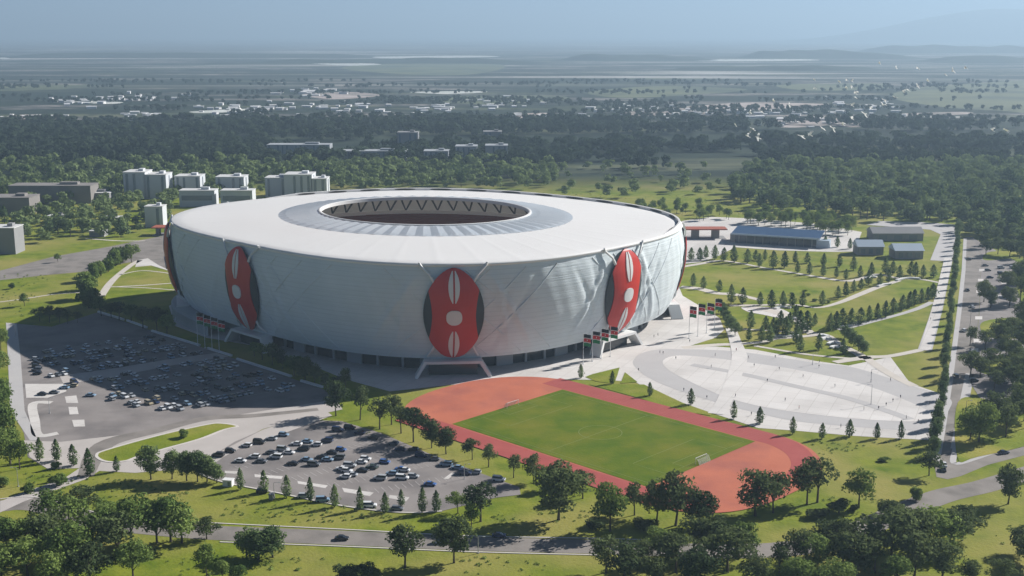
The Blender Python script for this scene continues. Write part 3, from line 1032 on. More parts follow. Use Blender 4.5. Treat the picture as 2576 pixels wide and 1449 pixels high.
# ================================================================ TREES
def leaf_mat(name, c, c2, trans=.32, vary=.55):
    m = bpy.data.materials.new(name)
    m.use_nodes = True
    nt = m.node_tree; L = nt.links.new
    nt.nodes.remove(nt.nodes["Principled BSDF"])
    out = nt.nodes["Material Output"]
    oi = nt.nodes.new("ShaderNodeObjectInfo")
    geo = nt.nodes.new("ShaderNodeNewGeometry")
    n = nt.nodes.new("ShaderNodeTexNoise"); n.inputs["Scale"].default_value = .45; n.inputs["Detail"].default_value = 3
    L(geo.outputs["Position"], n.inputs["Vector"])
    n2 = nt.nodes.new("ShaderNodeTexNoise"); n2.inputs["Scale"].default_value = .022; n2.inputs["Detail"].default_value = 4
    L(geo.outputs["Position"], n2.inputs["Vector"])
    a0 = nt.nodes.new("ShaderNodeMath"); a0.operation = 'MULTIPLY_ADD'
    L(n2.outputs["Fac"], a0.inputs[0]); a0.inputs[1].default_value = .5
    L(n.outputs["Fac"], a0.inputs[2])
    a1 = nt.nodes.new("ShaderNodeMath"); a1.operation = 'SUBTRACT'
    L(a0.outputs[0], a1.inputs[0]); a1.inputs[1].default_value = .34
    ad = nt.nodes.new("ShaderNodeMath"); ad.operation = 'MULTIPLY_ADD'
    L(oi.outputs["Random"], ad.inputs[0]); ad.inputs[1].default_value = vary
    L(a1.outputs[0], ad.inputs[2])
    r = nt.nodes.new("ShaderNodeValToRGB")
    r.color_ramp.elements[0].position = .38; r.color_ramp.elements[0].color = (*c, 1)
    r.color_ramp.elements[1].position = .85; r.color_ramp.elements[1].color = (*c2, 1)
    L(ad.outputs[0], r.inputs[0])
    d = nt.nodes.new("ShaderNodeBsdfDiffuse"); t = nt.nodes.new("ShaderNodeBsdfTranslucent")
    L(r.outputs[0], d.inputs[0]); L(r.outputs[0], t.inputs[0])
    mx = nt.nodes.new("ShaderNodeMixShader"); mx.inputs[0].default_value = trans
    L(d.outputs[0], mx.inputs[1]); L(t.outputs[0], mx.inputs[2])
    L(mx.outputs[0], out.inputs[0])
    return m


LEAF = {
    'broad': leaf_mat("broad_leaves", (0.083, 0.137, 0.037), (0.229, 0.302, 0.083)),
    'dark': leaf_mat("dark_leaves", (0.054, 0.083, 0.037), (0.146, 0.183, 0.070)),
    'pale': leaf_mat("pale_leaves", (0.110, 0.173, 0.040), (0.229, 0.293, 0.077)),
    'slim': leaf_mat("cypress_leaves", (0.073, 0.120, 0.047), (0.192, 0.256, 0.100)),
    'wood': leaf_mat("woodland_leaves", (0.066, 0.110, 0.047), (0.183, 0.238, 0.092)),
    'far': leaf_mat("far_leaves", (.017, .032, .022), (.050, .072, .042)),
}


def cards(rng, C, N, size, tilt=.5):
    """leaf-clump cards: centres C, outward directions N"""
    n = len(C)
    D = N + rng.normal(0, tilt, (n, 3))
    D /= np.linalg.norm(D, axis=1)[:, None] + 1e-9
    A = np.cross(D, rng.normal(0, 1, (n, 3)))
    A /= np.linalg.norm(A, axis=1)[:, None] + 1e-9
    B = np.cross(D, A)
    s = size * rng.uniform(.6, 1.35, n)[:, None]
    q = rng.uniform(.55, 1.0, n)[:, None]
    return np.stack([C - A * s, C - B * s * q * .6, C + A * s, C + B * s * q], 1)


def unit_dirs(rng, n):
    d = rng.normal(0, 1, (n, 3))
    return d / np.linalg.norm(d, axis=1)[:, None]


def crown_cards(rng, blobs, per, size, tilt=.5):
    out = []
    for (c, r) in blobs:
        k = max(6, int(per * (r[0] / .16) ** 2))
        d = unit_dirs(rng, k)
        keep = d[:, 2] > -.75
        d = d[keep]
        rad = rng.uniform(.62, 1.08, len(d))[:, None]
        P = np.array(c) + d * np.array(r) * rad
        out.append(cards(rng, P, d, size, tilt))
    return np.concatenate(out)


def make_broad(seed, leaf, wide=.40, lo=.28, nb=17, per=120, size=.03):
    rng = np.random.default_rng(seed)
    blobs = []
    for i in range(nb):
        t = rng.uniform(0, 1)
        a = rng.uniform(0, 6.28)
        z = lo + .12 + (.80 - lo) * t * .92
        prof_ = math.sin(math.pi * (.18 + .74 * t)) ** .8
        rr = wide * prof_ * rng.uniform(.25, .82)
        br = rng.uniform(.105, .185) * (.8 + .4 * prof_)
        blobs.append(((rr * math.cos(a), rr * math.sin(a), min(z, .95 - br * .8)), (br, br, br * rng.uniform(.7, .95))))
    V = crown_cards(rng, blobs, per, size)
    crown = quads("crown", V, [LEAF[leaf]])
    mb = MB()
    top = Vector((rng.normal(0, .02), rng.normal(0, .02), .58))
    mb.tube([(0, 0, -.02), (0, 0, .03), (top.x * .3, top.y * .3, lo), top], [.030, .022, .016, .008], 6)
    for c, r in blobs[:7]:
        z0 = rng.uniform(lo * .8, .5)
        mb.tube([(top.x * z0, top.y * z0, z0), ((c[0]) * .5, c[1] * .5, (z0 + c[2]) * .5), c], [.011, .008, .003], 5)
    trunk = mesh("trunk", mb.v, mb.f, [M['bark']])
    return crown, trunk


def make_slim(seed, leaf='slim', w=.17, lo=.10, per=1, size=.034, n=620):
    rng = np.random.default_rng(seed)
    t = rng.uniform(0, 1, n) ** 1.15
    a = rng.uniform(0, 6.28, n)
    lump = 1 + .22 * np.sin(3 * a + 9 * t + seed) + .14 * np.sin(5 * a - 17 * t)
    r = w * (np.sin(np.pi * (.16 + .84 * t)) ** .75 * (1.06 - .42 * t)) * lump * rng.uniform(.55, 1.05, n)
    z = lo + (1 - lo) * t
    P = np.stack([r * np.cos(a), r * np.sin(a), z], 1)
    N = np.stack([np.cos(a), np.sin(a), np.full(n, .35)], 1)
    crown = quads("crown", cards(rng, P, N, size, .45), [LEAF[leaf]])
    mb = MB()
    mb.tube([(0, 0, -.02), (0, 0, .05), (0, 0, .8)], [.022, .017, .006], 6)
    return crown, mesh("trunk", mb.v, mb.f, [M['bark']])


def make_bush(seed, leaf='broad'):
    rng = np.random.default_rng(seed)
    blobs = []
    for i in range(9):
        a = rng.uniform(0, 6.28); rr = rng.uniform(0, .42)
        br = rng.uniform(.2, .34)
        blobs.append(((rr * math.cos(a), rr * math.sin(a), rng.uniform(.25, .68)), (br, br, br * .9)))
    crown = quads("foliage", crown_cards(rng, blobs, 70, .06), [LEAF[leaf]])
    mb = MB()
    for k in range(3): mb.tube([(0, 0, -.03), (.1 * math.cos(k * 2.1), .1 * math.sin(k * 2.1), .4)], [.03, .012], 5)
    return crown, mesh("stem", mb.v, mb.f, [M['bark']])


def make_wood(seed, leaf):
    """plain crown for trees far off"""
    rng = np.random.default_rng(seed)
    blobs = []
    for i in range(8):
        a = rng.uniform(0, 6.28); rr = rng.uniform(0, .3)
        br = rng.uniform(.15, .25)
        blobs.append(((rr * math.cos(a), rr * math.sin(a), rng.uniform(.3, .8)), (br, br, br * .85)))
    crown = quads("crown", crown_cards(rng, blobs, 42, .062), [LEAF[leaf]])
    mb = MB(); mb.tube([(0, 0, -.02), (0, 0, .5)], [.028, .012], 5)
    return crown, mesh("trunk", mb.v, mb.f, [M['bark']])


KIND = {
    'broad': [make_broad(1, 'broad'), make_broad(2, 'broad', wide=.34, lo=.2, nb=14), make_broad(3, 'broad', wide=.46, lo=.34, nb=20), make_broad(4, 'broad', nb=13), make_broad(5, 'broad', wide=.30, lo=.18, nb=19)],
    'bright': [make_broad(6, 'pale', wide=.42, lo=.15, nb=22), make_broad(7, 'pale', wide=.40, lo=.2, nb=18)],
    'dark': [make_broad(11, 'dark', wide=.42, lo=.22), make_broad(12, 'dark', wide=.34, lo=.26, nb=13), make_broad(13, 'dark', wide=.46, lo=.30, nb=15), make_broad(14, 'dark', wide=.38, lo=.2, nb=21), make_broad(15, 'dark', wide=.32, lo=.3, nb=11)],
    'pale': [make_broad(s, 'pale', wide=.33, lo=.25, nb=15) for s in (21, 22)],
    'tall': [make_broad(s, 'slim', wide=.24, lo=.12, nb=18) for s in (26, 27, 28)],
    'slim': [make_slim(s) for s in (31, 32, 33, 34)],
    'bush': [make_bush(s) for s in (41, 42, 43)],
    'darkbush': [make_bush(s, 'dark') for s in (46, 47)],
    'wood': [make_wood(s, 'wood') for s in (51, 52, 53, 54)],
    'woodslim': [make_slim(s, 'wood', w=.2, n=260, size=.05) for s in (61, 62)],
}
NAMES = {'broad': 'broadleaf_tree', 'bright': 'broadleaf_tree', 'dark': 'dark_tree', 'pale': 'pale_tree', 'tall': 'avenue_tree', 'slim': 'cypress_tree', 'bush': 'bush', 'darkbush': 'bush', 'wood': 'woodland_tree', 'woodslim': 'woodland_conifer'}
trnd = random.Random(5)


def tree(kind, pos, hgt, label, group=None, wide=1.0, cat=None, name=None):
    k = trnd.randrange(len(KIND[kind]))
    crown, trunk = KIND[kind][k]
    o = empty(name or NAMES[kind], pos, trnd.uniform(0, 6.28))
    w = hgt * wide * trnd.uniform(.88, 1.12)
    hgt *= trnd.uniform(.9, 1.08)
    o.scale = (w * trnd.uniform(.9, 1.1), w, hgt)
    o.rotation_euler.x, o.rotation_euler.y = trnd.gauss(0, .025), trnd.gauss(0, .025)
    bushy = 'bush' in kind
    tag(o, label, cat or ("bush" if bushy else "tree"), group)
    link("foliage" if bushy else "crown", crown, o)
    link("stem" if bushy else "trunk", trunk, o)
    return o


def tree_px(kind, x, y, hpx, label, group=None, wide=1.0, **kw):
    return tree(kind, at(x, y), hpx * mpp(x, y), label, group, wide, **kw)


ORD = "first second third fourth fifth sixth seventh eighth ninth tenth eleventh twelfth thirteenth fourteenth fifteenth sixteenth seventeenth eighteenth nineteenth twentieth".split()


TENS = {2: ('twenty', 'twentieth'), 3: ('thirty', 'thirtieth'), 4: ('forty', 'fortieth'), 5: ('fifty', 'fiftieth'), 6: ('sixty', 'sixtieth'), 7: ('seventy', 'seventieth'), 8: ('eighty', 'eightieth'), 9: ('ninety', 'ninetieth')}


def nth(i):
    if i < 20: return ORD[i]
    a, b = divmod(i + 1, 10)
    return TENS[a][0] + "-" + ORD[b - 1] if b else TENS[a][1]


def tree_row(kind, pts, label, group, wide=1.0):
    """pts: (x, y of the base, height) in the photograph"""
    for i, (x, y, h) in enumerate(pts):
        tree_px(kind, x, y, h, label % nth(i), group, wide)


# ---- small upright trees along the edges of plaza and near car park
tree_row('slim', [(1461, 951, 34), (1539, 966, 38), (1636, 996, 40), (1738, 1018, 46), (1846, 1054, 44), (1911, 1066, 48), (1994, 1092, 50), (2067, 1104, 44), (2137, 1098, 50), (2206, 1104, 46), (2267, 1104, 46)],
         "%s small upright tree from the left in the row edging the plaza oval", "small trees edging the plaza oval", 1.3)
tree_row('slim', [(605, 1232, 56), (664, 1240, 62), (721, 1252, 64), (781, 1262, 60), (842, 1276, 62), (905, 1283, 56), (968, 1290, 58), (1009, 1274, 46), (1062, 1290, 66), (1098, 1288, 58)],
         "%s upright tree from the left along the front kerb of the sunny car park", "upright trees in front of the sunny car park", 1.25)
tree_row('slim', [(100, 1158, 58), (143, 1160, 56), (186, 1172, 60), (227, 1197, 70), (293, 1186, 42)],
         "%s upright tree from the left beside the pale drive at bottom left", "upright trees beside the pale drive", 1.25)
tree_row('tall', [(380, 1206, 98), (433, 1205, 78), (470, 1210, 84), (497, 1212, 92), (521, 1212, 78), (546, 1215, 58)],
         "%s tree from the left in the clump at the car park's left corner", "trees at the sunny car park's left corner", 1.1)
# ---- broad trees between car park and track
tree_row('dark', [(845, 1046, 92), (870, 985, 60), (906, 1056, 92), (955, 1080, 84), (985, 1068, 78), (1009, 1090, 74), (1040, 1112, 98), (1086, 1127, 74), (1122, 1142, 78), (1188, 1156, 62), (1229, 1175, 70), (1292, 1202, 66), (1342, 1215, 78), (1392, 1232, 60)],
         "%s dark tree from the left in the row between track and car park", "dark trees between the track and the car park", .98)
one = [('dark', 1405, 1308, 132, 'tall dark tree with leaning trunk on the lawn below the track'), ('dark', 1466, 1254, 70, 'brown-green tree just left of the lower pitch corner'), ('pale', 1535, 1336, 128, 'pale thin-leaved tree with dark trunk below the pitch corner'),
       ('dark', 1596, 1296, 84, "narrow dark tree beside the track's bottom end"), ('dark', 1652, 1310, 96, 'dark tree standing against the orange track end, left one'), ('dark', 1700, 1322, 120, "largest dark tree over the track's near end"), ('dark', 1760, 1330, 96, "dark tree at the foot of the track's near end"),
       ('dark', 1900, 1298, 118, 'big dark tree with forked trunks in front of the orange track end'), ('dark', 1945, 1290, 104, "dark tree right of the forked one at the track's end"), ('dark', 2030, 1268, 100, "tree with bare trunk at the right rim of the track"), ('dark', 2056, 1264, 120, "brownish tall tree right of the track end"),
       ('pale', 2160, 1278, 112, 'bright green twin-topped tree alone on the right lawn'), ('dark', 2337, 1196, 72, "tree with bare trunk at the foot of the avenue"), ('dark', 2536, 1268, 102, 'dark tree on the verge of the right-hand road'),
       ('dark', 1019, 1428, 116, 'lone dark tree on the grass below the main road, left of two'), ('dark', 1142, 1416, 128, 'lone dark tree overlapping the main road, right of two'), ('dark', 1209, 1312, 112, "dark tree at the sunny car park's right corner"), ('broad', 1152, 1292, 68, "green tree beside the dark one at the car park's right corner"),
       ('pale', 1186, 1330, 80, 'light green tree below the car park corner'), ('darkbush', 1270, 1252, 22, None),
       ('bright', 2462, 1112, 106, 'big bright green tree at the right street corner'), ('broad', 2440, 1108, 84, 'lower green tree left of the big one at the street corner'), ('dark', 2530, 1100, 100, 'dark tree behind the big green one at the street corner'), ('dark', 2500, 1070, 96, 'tall grey-green tree beside the right car park'),
       ('slim', 2345, 1110, 70, 'upright dark tree at the right end of the plaza row')]
for k, x, y, h, lb in one:
    if lb: tree_px(k, x, y, h * (1.14 if k == 'dark' and 1400 < x < 2070 else 1.0), lb, None, 1.12 if k == 'dark' else 1.0)
# ---- clump of trees at bottom left
bl = [(122, 1322, 96), (205, 1300, 92), (175, 1345, 100), (66, 1380, 92), (20, 1392, 110), (110, 1400, 120), (265, 1350, 110), (330, 1372, 130), (250, 1392, 130), (300, 1408, 140), (395, 1366, 122), (430, 1362, 136), (458, 1366, 110), (520, 1356, 62), (165, 1440, 130), (70, 1452, 110), (5, 1462, 110), (230, 1470, 120), (335, 1452, 110), (130, 1490, 110)]
for i, (x, y, h) in enumerate(bl):
    tree_px(('broad', 'dark', 'broad', 'broad')[i % 4], x, y, h, "broadleaf tree in the crowded clump filling the bottom left corner", "trees of the bottom left clump", 1.3, name="broadleaf_tree")
for i, (x, y, h) in enumerate([(620, 1398, 84), (650, 1408, 92), (686, 1402, 96)]):
    tree_px('tall', x, y, h, "%s tree from the left of three packed below the main road" % nth(i), "three trees below the main road", 1.35)
tree_px('pale', 520, 1450, 92, "yellow-green tree beside the shadow at the bottom left")
for i, (x, y, h) in enumerate([(560, 1462, 62), (600, 1470, 60)]): tree_px('broad', x, y, h, ("round green tree cut off by the bottom edge, left of a pair", "round green tree cut off by the bottom edge, right of a pair")[i])
for i, (x, y, h) in enumerate([(868, 1456, 40), (905, 1460, 44), (940, 1458, 36)]): tree_px('darkbush', x, y, h, "%s bush from the left in the row under the bottom edge" % nth(i), "bushes at the bottom edge", 1.3)
# ---- dark thicket at bottom right
br = [(1525, 1440, 100), (1570, 1455, 110), (1610, 1420, 70), (1660, 1400, 86), (1700, 1440, 110), (1745, 1400, 120), (1790, 1395, 110), (1830, 1440, 130), (1870, 1400, 100), (1640, 1470, 90), (1750, 1475, 110), (1960, 1440, 90), (2000, 1425, 110), (2050, 1440, 110), (2080, 1400, 100), (2120, 1415, 128), (2150, 1450, 120), (1900, 1470, 90), (2010, 1480, 90), (2200, 1440, 120), (2240, 1420, 150), (2270, 1380, 120), (2310, 1400, 140), (2350, 1390, 130), (2390, 1380, 110), (2420, 1360, 96), (2300, 1450, 130), (2370, 1455, 110), (2250, 1480, 110), (2440, 1465, 60), (2520, 1470, 70), (2565, 1390, 76), (2590, 1420, 90), (2100, 1490, 100)]
for i, (x, y, h) in enumerate(br):
    tree_px(('dark', 'dark', 'dark', 'broad', 'dark')[i % 5], x, y, h * .95, "dark tree in the dense thicket along the bottom right edge", "trees of the bottom right thicket", 1.3, name="dark_tree")
# ---- bushes
for k, x, y, h, w, lb in [('bush', 70, 1240, 28, 1.2, "round bush right of the lamp post at bottom left"), ('bush', 150, 1222, 32, 1.2, "round bush beside the access road at bottom left"), ('bush', 8, 1222, 26, 1.0, "small bush at the left edge near the lamp post"), ('bush', 142, 1178, 18, 1.3, "small bush on the verge by the pale drive"),
                          ('bush', 462, 1102, 26, 1.1, "small tree-like bush on the long grass island"), ('darkbush', 2110, 1290, 40, 1.5, "large dark bush below the twin-topped tree"), ('darkbush', 2060, 1302, 26, 2.0, "low wide dark bush below the right lawn"), ('darkbush', 2146, 1284, 16, 1.6, "low bush at the trunk of the twin-topped tree"),
                          ('darkbush', 2240, 1296, 44, 1.2, "round dark bush at the edge of the thicket"), ('bush', 2304, 1258, 40, .8, "small shrub by the curve of the main road"), ('bush', 2222, 1160, 12, 2.2, "tiny bush on the right lawn under the small trees"), ('darkbush', 1530, 1300, 30, 1.2, "round bush between track and pale tree"),
                          ('darkbush', 1620, 1335, 30, 1.6, "low bush left of the track's near end"), ('darkbush', 1490, 1330, 24, 1.8, "low dark bush on the lawn below the track")]:
    tree_px(k, x, y, h, lb, None, w)
# ---- avenue along the right-hand street
av = []
for i in range(34):
    t = (i / 33)
    y = 1150 * (1 - t) ** 1 + 575 * t
    y = 582 + (1150 - 582) * (1 - t) ** 1.45
    x = 2350 + (2411 - 2350) * ((1150 - y) / 568) ** .85
    h = 32 + 30 * (y - 575) / 575
    av.append((x + trnd.uniform(-3, 3), y, h * trnd.uniform(.85, 1.12)))
for i, (x, y, h) in enumerate(av):
    tree_px('tall', x, y, h, "%s tree from the near end of the avenue beside the right street" % nth(i), "avenue trees beside the right street", .8)
# ---- rows of small trees in the park on the right
rows = [
    ("%s small tree from the left in the row along the top park path", [(1719, 648, 28), (1738, 655, 28), (1761, 655, 30), (1776, 649, 28), (1798, 653, 34), (1821, 656, 34), (1847, 660, 38), (1880, 662, 32), (1911, 671, 32), (1945, 674, 38), (1973, 674, 40), (2006, 686, 28), (2036, 690, 28), (2071, 694, 30), (2104, 698, 28), (2128, 703, 26)]),
    ("%s small tree from the left in the second row under the blue building", [(1901, 654, 26), (1924, 655, 26), (2000, 662, 26), (2030, 662, 26), (2071, 668, 30), (2112, 671, 30), (2147, 680, 34)]),
    ("%s small tree from the left in the middle row across the big lawn", [(1743, 720, 30), (1769, 726, 30), (1809, 733, 30), (1839, 764, 44), (1868, 764, 42), (1912, 768, 34), (1941, 774, 42), (1970, 771, 38), (1993, 770, 32), (2018, 770, 34), (2068, 768, 34)]),
    ("%s small tree from the left in the upper diagonal bed of the park", [(2108, 752, 30), (2128, 745, 34), (2147, 735, 28), (2166, 728, 26), (2185, 716, 34), (2212, 718, 30), (2235, 711, 32), (2262, 700, 30)]),
    ("%s small tree from the left in the lower diagonal row of the park", [(2085, 832, 40), (2103, 828, 42), (2118, 820, 44), (2140, 819, 40), (2164, 815, 40), (2187, 808, 36), (2207, 803, 36), (2227, 798, 38), (2247, 789, 40), (2268, 781, 36), (2287, 774, 36), (2300, 768, 40), (2318, 762, 34), (2334, 758, 36), (2345, 750, 38)]),
    ("%s small tree from the left in the lowest bed of the park", [(1888, 826, 40), (1926, 828, 34), (1945, 835, 36), (1962, 822, 38), (1985, 828, 40), (2001, 800, 34), (2012, 838, 52), (2030, 834, 50), (2049, 818, 30), (1883, 856, 30), (1916, 858, 36), (1937, 862, 40), (1952, 846, 40), (1976, 846, 44), (2003, 862, 44), (2012, 884, 40), (2060, 880, 36), (2121, 890, 36)]),
    ("%s small tree from the left at the top right of the park", [(2192, 692, 30), (2228, 690, 38), (2246, 690, 34), (2290, 692, 34), (2302, 696, 34), (2323, 696, 28), (2348, 698, 30), (2163, 698, 26)]),
    ("%s tree from the top along the diagonal hedge beside the stepped path", [(2124, 850, 34), (2136, 862, 36), (2148, 872, 38), (2160, 884, 40), (2170, 890, 36)]),
    ("%s tree from the top in the dark strip at the plaza's right edge", [(1810, 776, 26), (1816, 788, 28), (1822, 800, 32), (1828, 812, 34), (1834, 824, 36), (1840, 836, 38), (1849, 843, 34)]),
    ("%s clipped tree from the left on the pavement beside the blue building", [(2075, 621, 26), (2106, 622, 24), (2138, 626, 24)]),
]
for lb, pts in rows:
    pts = [(x, y, h * 1.1) for x, y, h in pts]
    kind = 'tall' if 'diagonal hedge' in lb or 'dark strip' in lb else 'slim'
    tree_row(kind, pts, lb, lb[3:].strip().replace(" from the left", "").replace(" from the top", ""), 1.62 if kind == 'slim' else 1.3)
# ---- hedge of round trees left of the stadium
for i, (x, y, h) in enumerate([(331, 661, 56), (308, 660, 44), (290, 668, 44), (272, 684, 42), (254, 694, 46), (238, 706, 48), (226, 730, 54), (218, 752, 60), (224, 775, 56)]):
    tree_px('broad' if i == 0 else 'bush', x, y, h, ("lone round-headed tree at the top of the hedge left of the stadium" if i == 0 else "%s round bush from the top of the hedge left of the stadium" % nth(i - 1)), "hedge of round bushes left of the stadium", 1.0 if i == 0 else .9)
# ---- dark trees in the shade behind the big car park
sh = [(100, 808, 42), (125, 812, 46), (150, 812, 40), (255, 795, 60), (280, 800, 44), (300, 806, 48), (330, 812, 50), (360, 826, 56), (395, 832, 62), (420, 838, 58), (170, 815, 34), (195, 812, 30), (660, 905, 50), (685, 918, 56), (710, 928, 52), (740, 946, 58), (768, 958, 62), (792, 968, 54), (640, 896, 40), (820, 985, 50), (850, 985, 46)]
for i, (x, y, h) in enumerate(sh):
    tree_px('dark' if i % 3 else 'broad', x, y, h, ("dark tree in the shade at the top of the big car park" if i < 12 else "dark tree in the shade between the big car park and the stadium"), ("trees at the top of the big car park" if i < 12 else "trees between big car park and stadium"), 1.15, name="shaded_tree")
for k, x, y, h, lb in [('broad', 62, 770, 36, "round tree alone on the left lawn"), ('bush', 32, 726, 16, "small bush on the left lawn"), ('broad', 146, 660, 24, "small young tree beside the pale road on the left"), ('broad', 8, 1150, 130, None)]:
    if lb: tree_px(k, x, y, h, lb)
for i, (x, y, h) in enumerate([(-6, 1180, 120), (10, 1120, 110), (26, 1166, 110), (-10, 1060, 110), (4, 1030, 90), (-4, 950, 80), (2, 880, 60), (50, 1180, 84)]):
    tree_px('broad', x, y, h, "leafy tree cut off by the left edge beside the big car park", "trees along the left edge", 1.0)
def in_px(x, y): return not (650 < y < 720 and x < 2530) and not (1100 < y)


# ---- right: trees among the car park beyond the street
rt = [(2475, 760, 56), (2492, 775, 44), (2440, 950, 70), (2490, 935, 70), (2465, 950, 60), (2530, 900, 56), (2560, 935, 62), (2570, 870, 64), (2520, 960, 66), (2545, 975, 56), (2572, 820, 66), (2566, 760, 64), (2535, 730, 50), (2556, 720, 56), (2576, 700, 56), (2500, 985, 60), (2570, 1000, 70), (2590, 960, 90), (2440, 870, 50), (2478, 880, 56), (2510, 870, 60), (2545, 850, 60), (2480, 645, 44), (2510, 640, 46), (2540, 645, 50), (2565, 650, 46), (2475, 625, 40), (2500, 615, 44), (2576, 1060, 80), (2565, 1030, 70)]
for i in range(17):
    y = 640 + 470 * (i / 16) ** 1.1
    x = trnd.uniform(2512, 2590)
    if in_px(x, y): rt.append((x, y, 46 + 34 * (y - 640) / 470))
for i, (x, y, h) in enumerate(rt):
    tree_px('dark', x, y, h, "dark tree among the parking bays beyond the right street", "dark trees beyond the right street", 1.12, name="street_tree")

# ---- woods behind: individual trees in front, the rest one wood
wr = np.random.default_rng(77)


def in_poly(x, y, poly):
    c = False
    n = len(poly)
    for i in range(n):
        (x1, y1), (x2, y2) = poly[i - 1], poly[i]
        if (y1 > y) != (y2 > y) and x < (x2 - x1) * (y - y1) / (y2 - y1) + x1: c = not c
    return c


wood_pts = []          # (X, Y, height, zone)


def vnoise(x, y, seed=0):
    """smooth value noise, 0 to 1"""
    def h(i, j): return (math.sin(i * 127.1 + j * 311.7 + seed * 74.7) * 43758.5453) % 1.0
    i, j = math.floor(x), math.floor(y)
    a, b = x - i, y - j
    a, b = a * a * (3 - 2 * a), b * b * (3 - 2 * b)
    return (h(i, j) * (1 - a) + h(i + 1, j) * a) * (1 - b) + (h(i, j + 1) * (1 - a) + h(i + 1, j + 1) * a) * b


def wood(poly, spacing, h0, h1, zone, dens=1.0, seed=0, clump=0.0):
    W = [tuple(at(*p)[:2]) for p in poly]
    x0, x1 = min(p[0] for p in W), max(p[0] for p in W)
    y0, y1 = min(p[1] for p in W), max(p[1] for p in W)
    y = y0
    while y < y1:
        x = x0
        while x < x1:
            X, Y = x + wr.uniform(-.48, .48) * spacing, y + wr.uniform(-.48, .48) * spacing
            gap = math.sin(X * .021 + seed) + math.sin(Y * .017 + 2 * seed) + math.sin((X + Y) * .041)
            if clump and .65 * vnoise(X / 260, Y / 120, seed) + .35 * vnoise(X / 90, Y / 50, seed + 5) < clump: x += spacing; continue
            if in_poly(X, Y, W) and wr.uniform() < dens * (1.15 + .22 * gap):
                wood_pts.append((X, Y, wr.uniform(h0, h1), zone))
            x += spacing
        y += spacing


ZL, ZB, ZR, ZF = "the wood left of the stadium", "the tree belt behind the stadium", "the dense wood on the right behind the park", "far"
ZP = "behind the long blue building"
wood([(-60, 640), (70, 622), (190, 604), (300, 600), (360, 590), (430, 560), (430, 530), (330, 520), (200, 520), (0, 555), (-60, 580)], 15, 9, 16, ZL, .62, 1)
wood([(-80, 560), (0, 545), (120, 520), (430, 520), (520, 500), (640, 505), (640, 486), (300, 480), (-80, 520)], 16, 10, 16, ZL, .72, 2)
wood([(-80, 500), (300, 488), (640, 488), (830, 480), (830, 420), (-100, 420)], 18, 9, 22, ZB, .8, 3)
wood([(830, 482), (1100, 474), (1330, 480), (1400, 470), (1400, 420), (830, 420)], 17, 9, 21, ZB, .85, 4)
wood([(1330, 482), (1460, 498), (1600, 505), (1840, 500), (1900, 460), (1900, 425), (1400, 420)], 26, 9, 16, ZB, .42, 5)
wood([(1840, 500), (1920, 535), (2060, 548), (2200, 556), (2420, 566), (2480, 590), (2640, 640), (2640, 420), (1880, 425)], 15.5, 10, 22, ZR, 1.0, 6)
wood([(2430, 590), (2640, 640), (2640, 560), (2440, 550)], 13, 10, 16, ZR, .85, 8)
wood([(1560, 535), (1720, 556), (1840, 560), (1840, 535), (1650, 515)], 15, 8, 13, ZP, .7, 7)
wood([(1870, 566), (1940, 572), (2060, 590), (2150, 600), (2160, 580), (2060, 560), (1900, 548)], 12.5, 11, 15, ZP, 1.0, 9)
wood([(-120, 424), (2700, 424), (2700, 372), (-120, 372)], 17, 11, 24, ZF, 1.0, 10, .42)
wood([(-120, 374), (2700, 374), (2700, 312), (-120, 312)], 21, 12, 26, ZF, 1.0, 11, .48)
wood([(-120, 314), (2700, 314), (2700, 250), (-120, 250)], 26, 10, 15, ZF, .95, 12, .60)
wood([(-120, 252), (2700, 252), (2700, 205), (-120, 205)], 34, 11, 15, ZF, .95, 13, .66)
wood_pts.sort(key=lambda p: -p[2] / p[1])
KEEP = 225
LBL = {ZL: "dark green tree in the wood between pale road and apartment blocks at left", ZB: "green tree in the tree belt running behind the stadium roof", ZR: "dark green tree in the dense wood on the right behind the park", "behind the long blue building": "thin pale tree on the paved ground behind the long blue building"}
n_ind = 0
rest = []
for X, Y, h, z in wood_pts:
    if z == ZP or (z != ZF and n_ind < KEEP):
        slim = z != ZP and wr.uniform() < .10
        tree('pale' if z.startswith('behind') else ('woodslim' if slim else 'wood'), (X, Y, 0), h * (1.1 if slim else 1.0), LBL[z] if not slim else LBL[z].replace("tree in", "narrow tree in"), "trees of " + (z if z != ZP else "the paved ground behind the long blue building") + (", narrow ones" if slim else ""), 1.0, name='woodland_tree')
        n_ind += z != ZP
    else:
        rest.append((X, Y, h, z))


def far_wood(name, pts, lod, size, leaf):
    bases = []
    for s in range(5):
        rng = np.random.default_rng(900 + s)
        blobs = []
        for i in range(6):
            a = rng.uniform(0, 6.28); rr = rng.uniform(0, .32)
            br = rng.uniform(.2, .3)
            blobs.append(((rr * math.cos(a), rr * math.sin(a), rng.uniform(.3, .74)), (br, br, br * .85)))
        bases.append(crown_cards(rng, blobs, lod, size, .22))
    out = []
    for i, (X, Y, h, _z) in enumerate(pts):
        b = bases[i % 5]
        a = wr.uniform(0, 6.28)
        c, s = math.cos(a), math.sin(a)
        w = h * wr.uniform(.9, 1.25)
        q = np.empty_like(b)
        q[..., 0] = X + w * (c * b[..., 0] - s * b[..., 1]); q[..., 1] = Y + w * (s * b[..., 0] + c * b[..., 1]); q[..., 2] = h * b[..., 2]
        out.append(q)
    o = link(name, quads(name, np.concatenate(out), [LEAF[leaf]]))
    o['kind'] = 'stuff'
    return o


if rest:
    far_wood("woodland", [p for p in rest if p[3] != ZF], 14, .10, 'wood')
    far_wood("distant_forest", [p for p in rest if p[3] == ZF], 10, .125, 'far')
print("wood:", len(wood_pts), "individual", n_ind)

